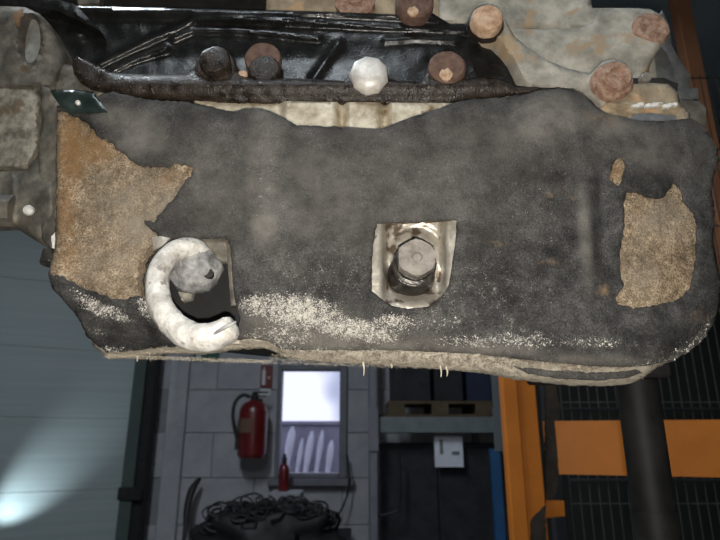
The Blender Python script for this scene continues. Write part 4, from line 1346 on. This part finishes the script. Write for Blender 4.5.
plate('bolt_pocket', [(366, 216), (463, 214), (462, 250), (458, 290), (448, 304), (430, 314), (405, 316), (386, 312), (372, 304), (364, 294), (365, 250)], YC + 0.0055, 0.006, 'alloy_clean', E, step=2.6, relief=pocket_relief, rpx=2, rm=0.001, smooth=60, label='bare alloy pocket around the bolt')
k = MPP(417, 257, 0.376)
ch = W(417, 257, 0.376)
bc_ = Vector((ch.x, 0.420, ch.z))
bb = mk('mounting_bolt', *lathe(bc_, (0, -1, 0), [(27 * k, -0.004), (26 * k, 0.002), (24 * k, 0.007), (21 * k, 0.012), (20 * k, 0.018), (20.0 * k, 0.020), (22.5 * k, 0.0205), (22.5 * k, 0.0235), (20.5 * k, 0.024), (20.5 * k, 0.0255), (22.5 * k, 0.026), (22.5 * k, 0.0285), (19.5 * k, 0.029), (19.5 * k, 0.0345), (15 * k, 0.035)], n=36), 'oily_black_steel', E, label='oily bolt collar')
mk('bolt_head', *hexhead(Vector((ch.x, 0.3858, ch.z)), (0, -1, 0), 21.0 * k, 0.0095, PI / 6), 'steel_bolt', bb, smooth=30, label='worn hex bolt head')
mk('centre_mark', *lathe(Vector((ch.x, 0.3762, ch.z)), (0, -1, 0), [(5.4 * k, -0.001), (5.4 * k, 0.0006), (4.6 * k, 0.0009), (4.0 * k, 0.0003), (0.5 * k, 0.0003)], n=20), 'steel_bolt', bb)

# ---- stand: post below the engine
YP = 0.62
xp = W(636, 420, YP).x
kp = MPP(643, 420, YP)
zt_ = W(650, 341, 0.447).z - 0.012
st = empty('engine_stand', (xp, YP, 0), 'black steel stand post under the right end of the engine', 'stand')
mk('post', *lathe((xp + 0.006, YP, 0.012), (0, 0, 1), [(19.5 * kp, 0), (19.5 * kp, zt_ - 0.012)], n=28), 'black_pipe', st)
mk('base_plate', *boxvf(xp - 0.12, xp + 0.12, YP - 0.12, YP + 0.12, 0, 0.012, 0.003), 'black_pipe', st, smooth=0)
mk('saddle', *boxvf(xp - 0.10, xp + 0.02, YP - 0.05, YP + 0.05, zt_ - 0.004, zt_ + 0.012, 0.003), 'black_pipe', st, smooth=0)
zz = W(640, 521, YP).z
mk('collar', *lathe((xp + 0.006, YP, zz - 0.01), (0, 0, 1), [(20.8 * kp, 0), (20.8 * kp, 0.02)], n=28), 'black_pipe', st)

# ------------------------------------------------------------------ added lamps out of view that brighten the room
def strip(x, y, e_, lab):
    t = empty('added_strip_light', (x, y, ZC - 0.09), lab, 'lamp', 'added ceiling strip lights')
    mk('housing', *boxvf(x - 0.08, x + 0.08, y - 0.62, y + 0.62, ZC - 0.05, ZC, 0.006), 'lamp_body', t, smooth=0)
    V, F = lathe((x, y - 0.6, ZC - 0.068), (0, 1, 0), [(0.016, 0), (0.016, 1.2)], n=12)
    mk('tube', V, F, emis('tube_glow', (0.85, 0.93, 1.0), 3.0), t)
    l = lamp('added_strip_light_lamp', 'AREA', (x, y, ZC - 0.10), e_, (0.84, 0.93, 1.0), shape='RECTANGLE', size=0.12, size_y=1.2)
    return t


strip(-0.9, 1.0, 46, 'added unseen ceiling strip light brightening the left wall')
strip(-0.3, -1.2, 26, 'added unseen ceiling strip light behind the viewer')

# added lamp out of view, throws the bright patch on the left wall
_r = W(30, 488, 1.0) - CAM
_t = (LP - CAM).dot(LN) / _r.dot(LN)
tp = CAM + _r * _t
lc = tp + LD * 0.27 + LN * 0.20 - Vector((0, 0, 0.34))
wk = empty('added_work_lamp', (lc.x, lc.y, 0), 'small added lamp out of view, brightening a patch of the left wall', 'lamp')
aim = (tp - lc).normalized()
mk('lamp_pole', *lathe((lc.x, lc.y, 0.012), (0, 0, 1), [(0.012, 0), (0.012, lc.z - 0.05)], n=12), 'black_pipe', wk)
mk('lamp_base', *lathe((lc.x, lc.y, 0), (0, 0, 1), [(0.11, 0), (0.11, 0.012)], n=24), 'black_pipe', wk)
mk('lamp_head', *lathe(lc - aim * 0.07, aim, [(0.02, 0), (0.035, 0.015), (0.05, 0.06)], n=20), 'black_pipe', wk)
sp = lamp('added_work_lamp_light', 'SPOT', lc, 30.0, (0.80, 0.95, 1.0), spot_size=math.radians(48), spot_blend=1.0, shadow_soft_size=0.02)
sp.rotation_euler = aim.to_track_quat('-Z', 'Y').to_euler()
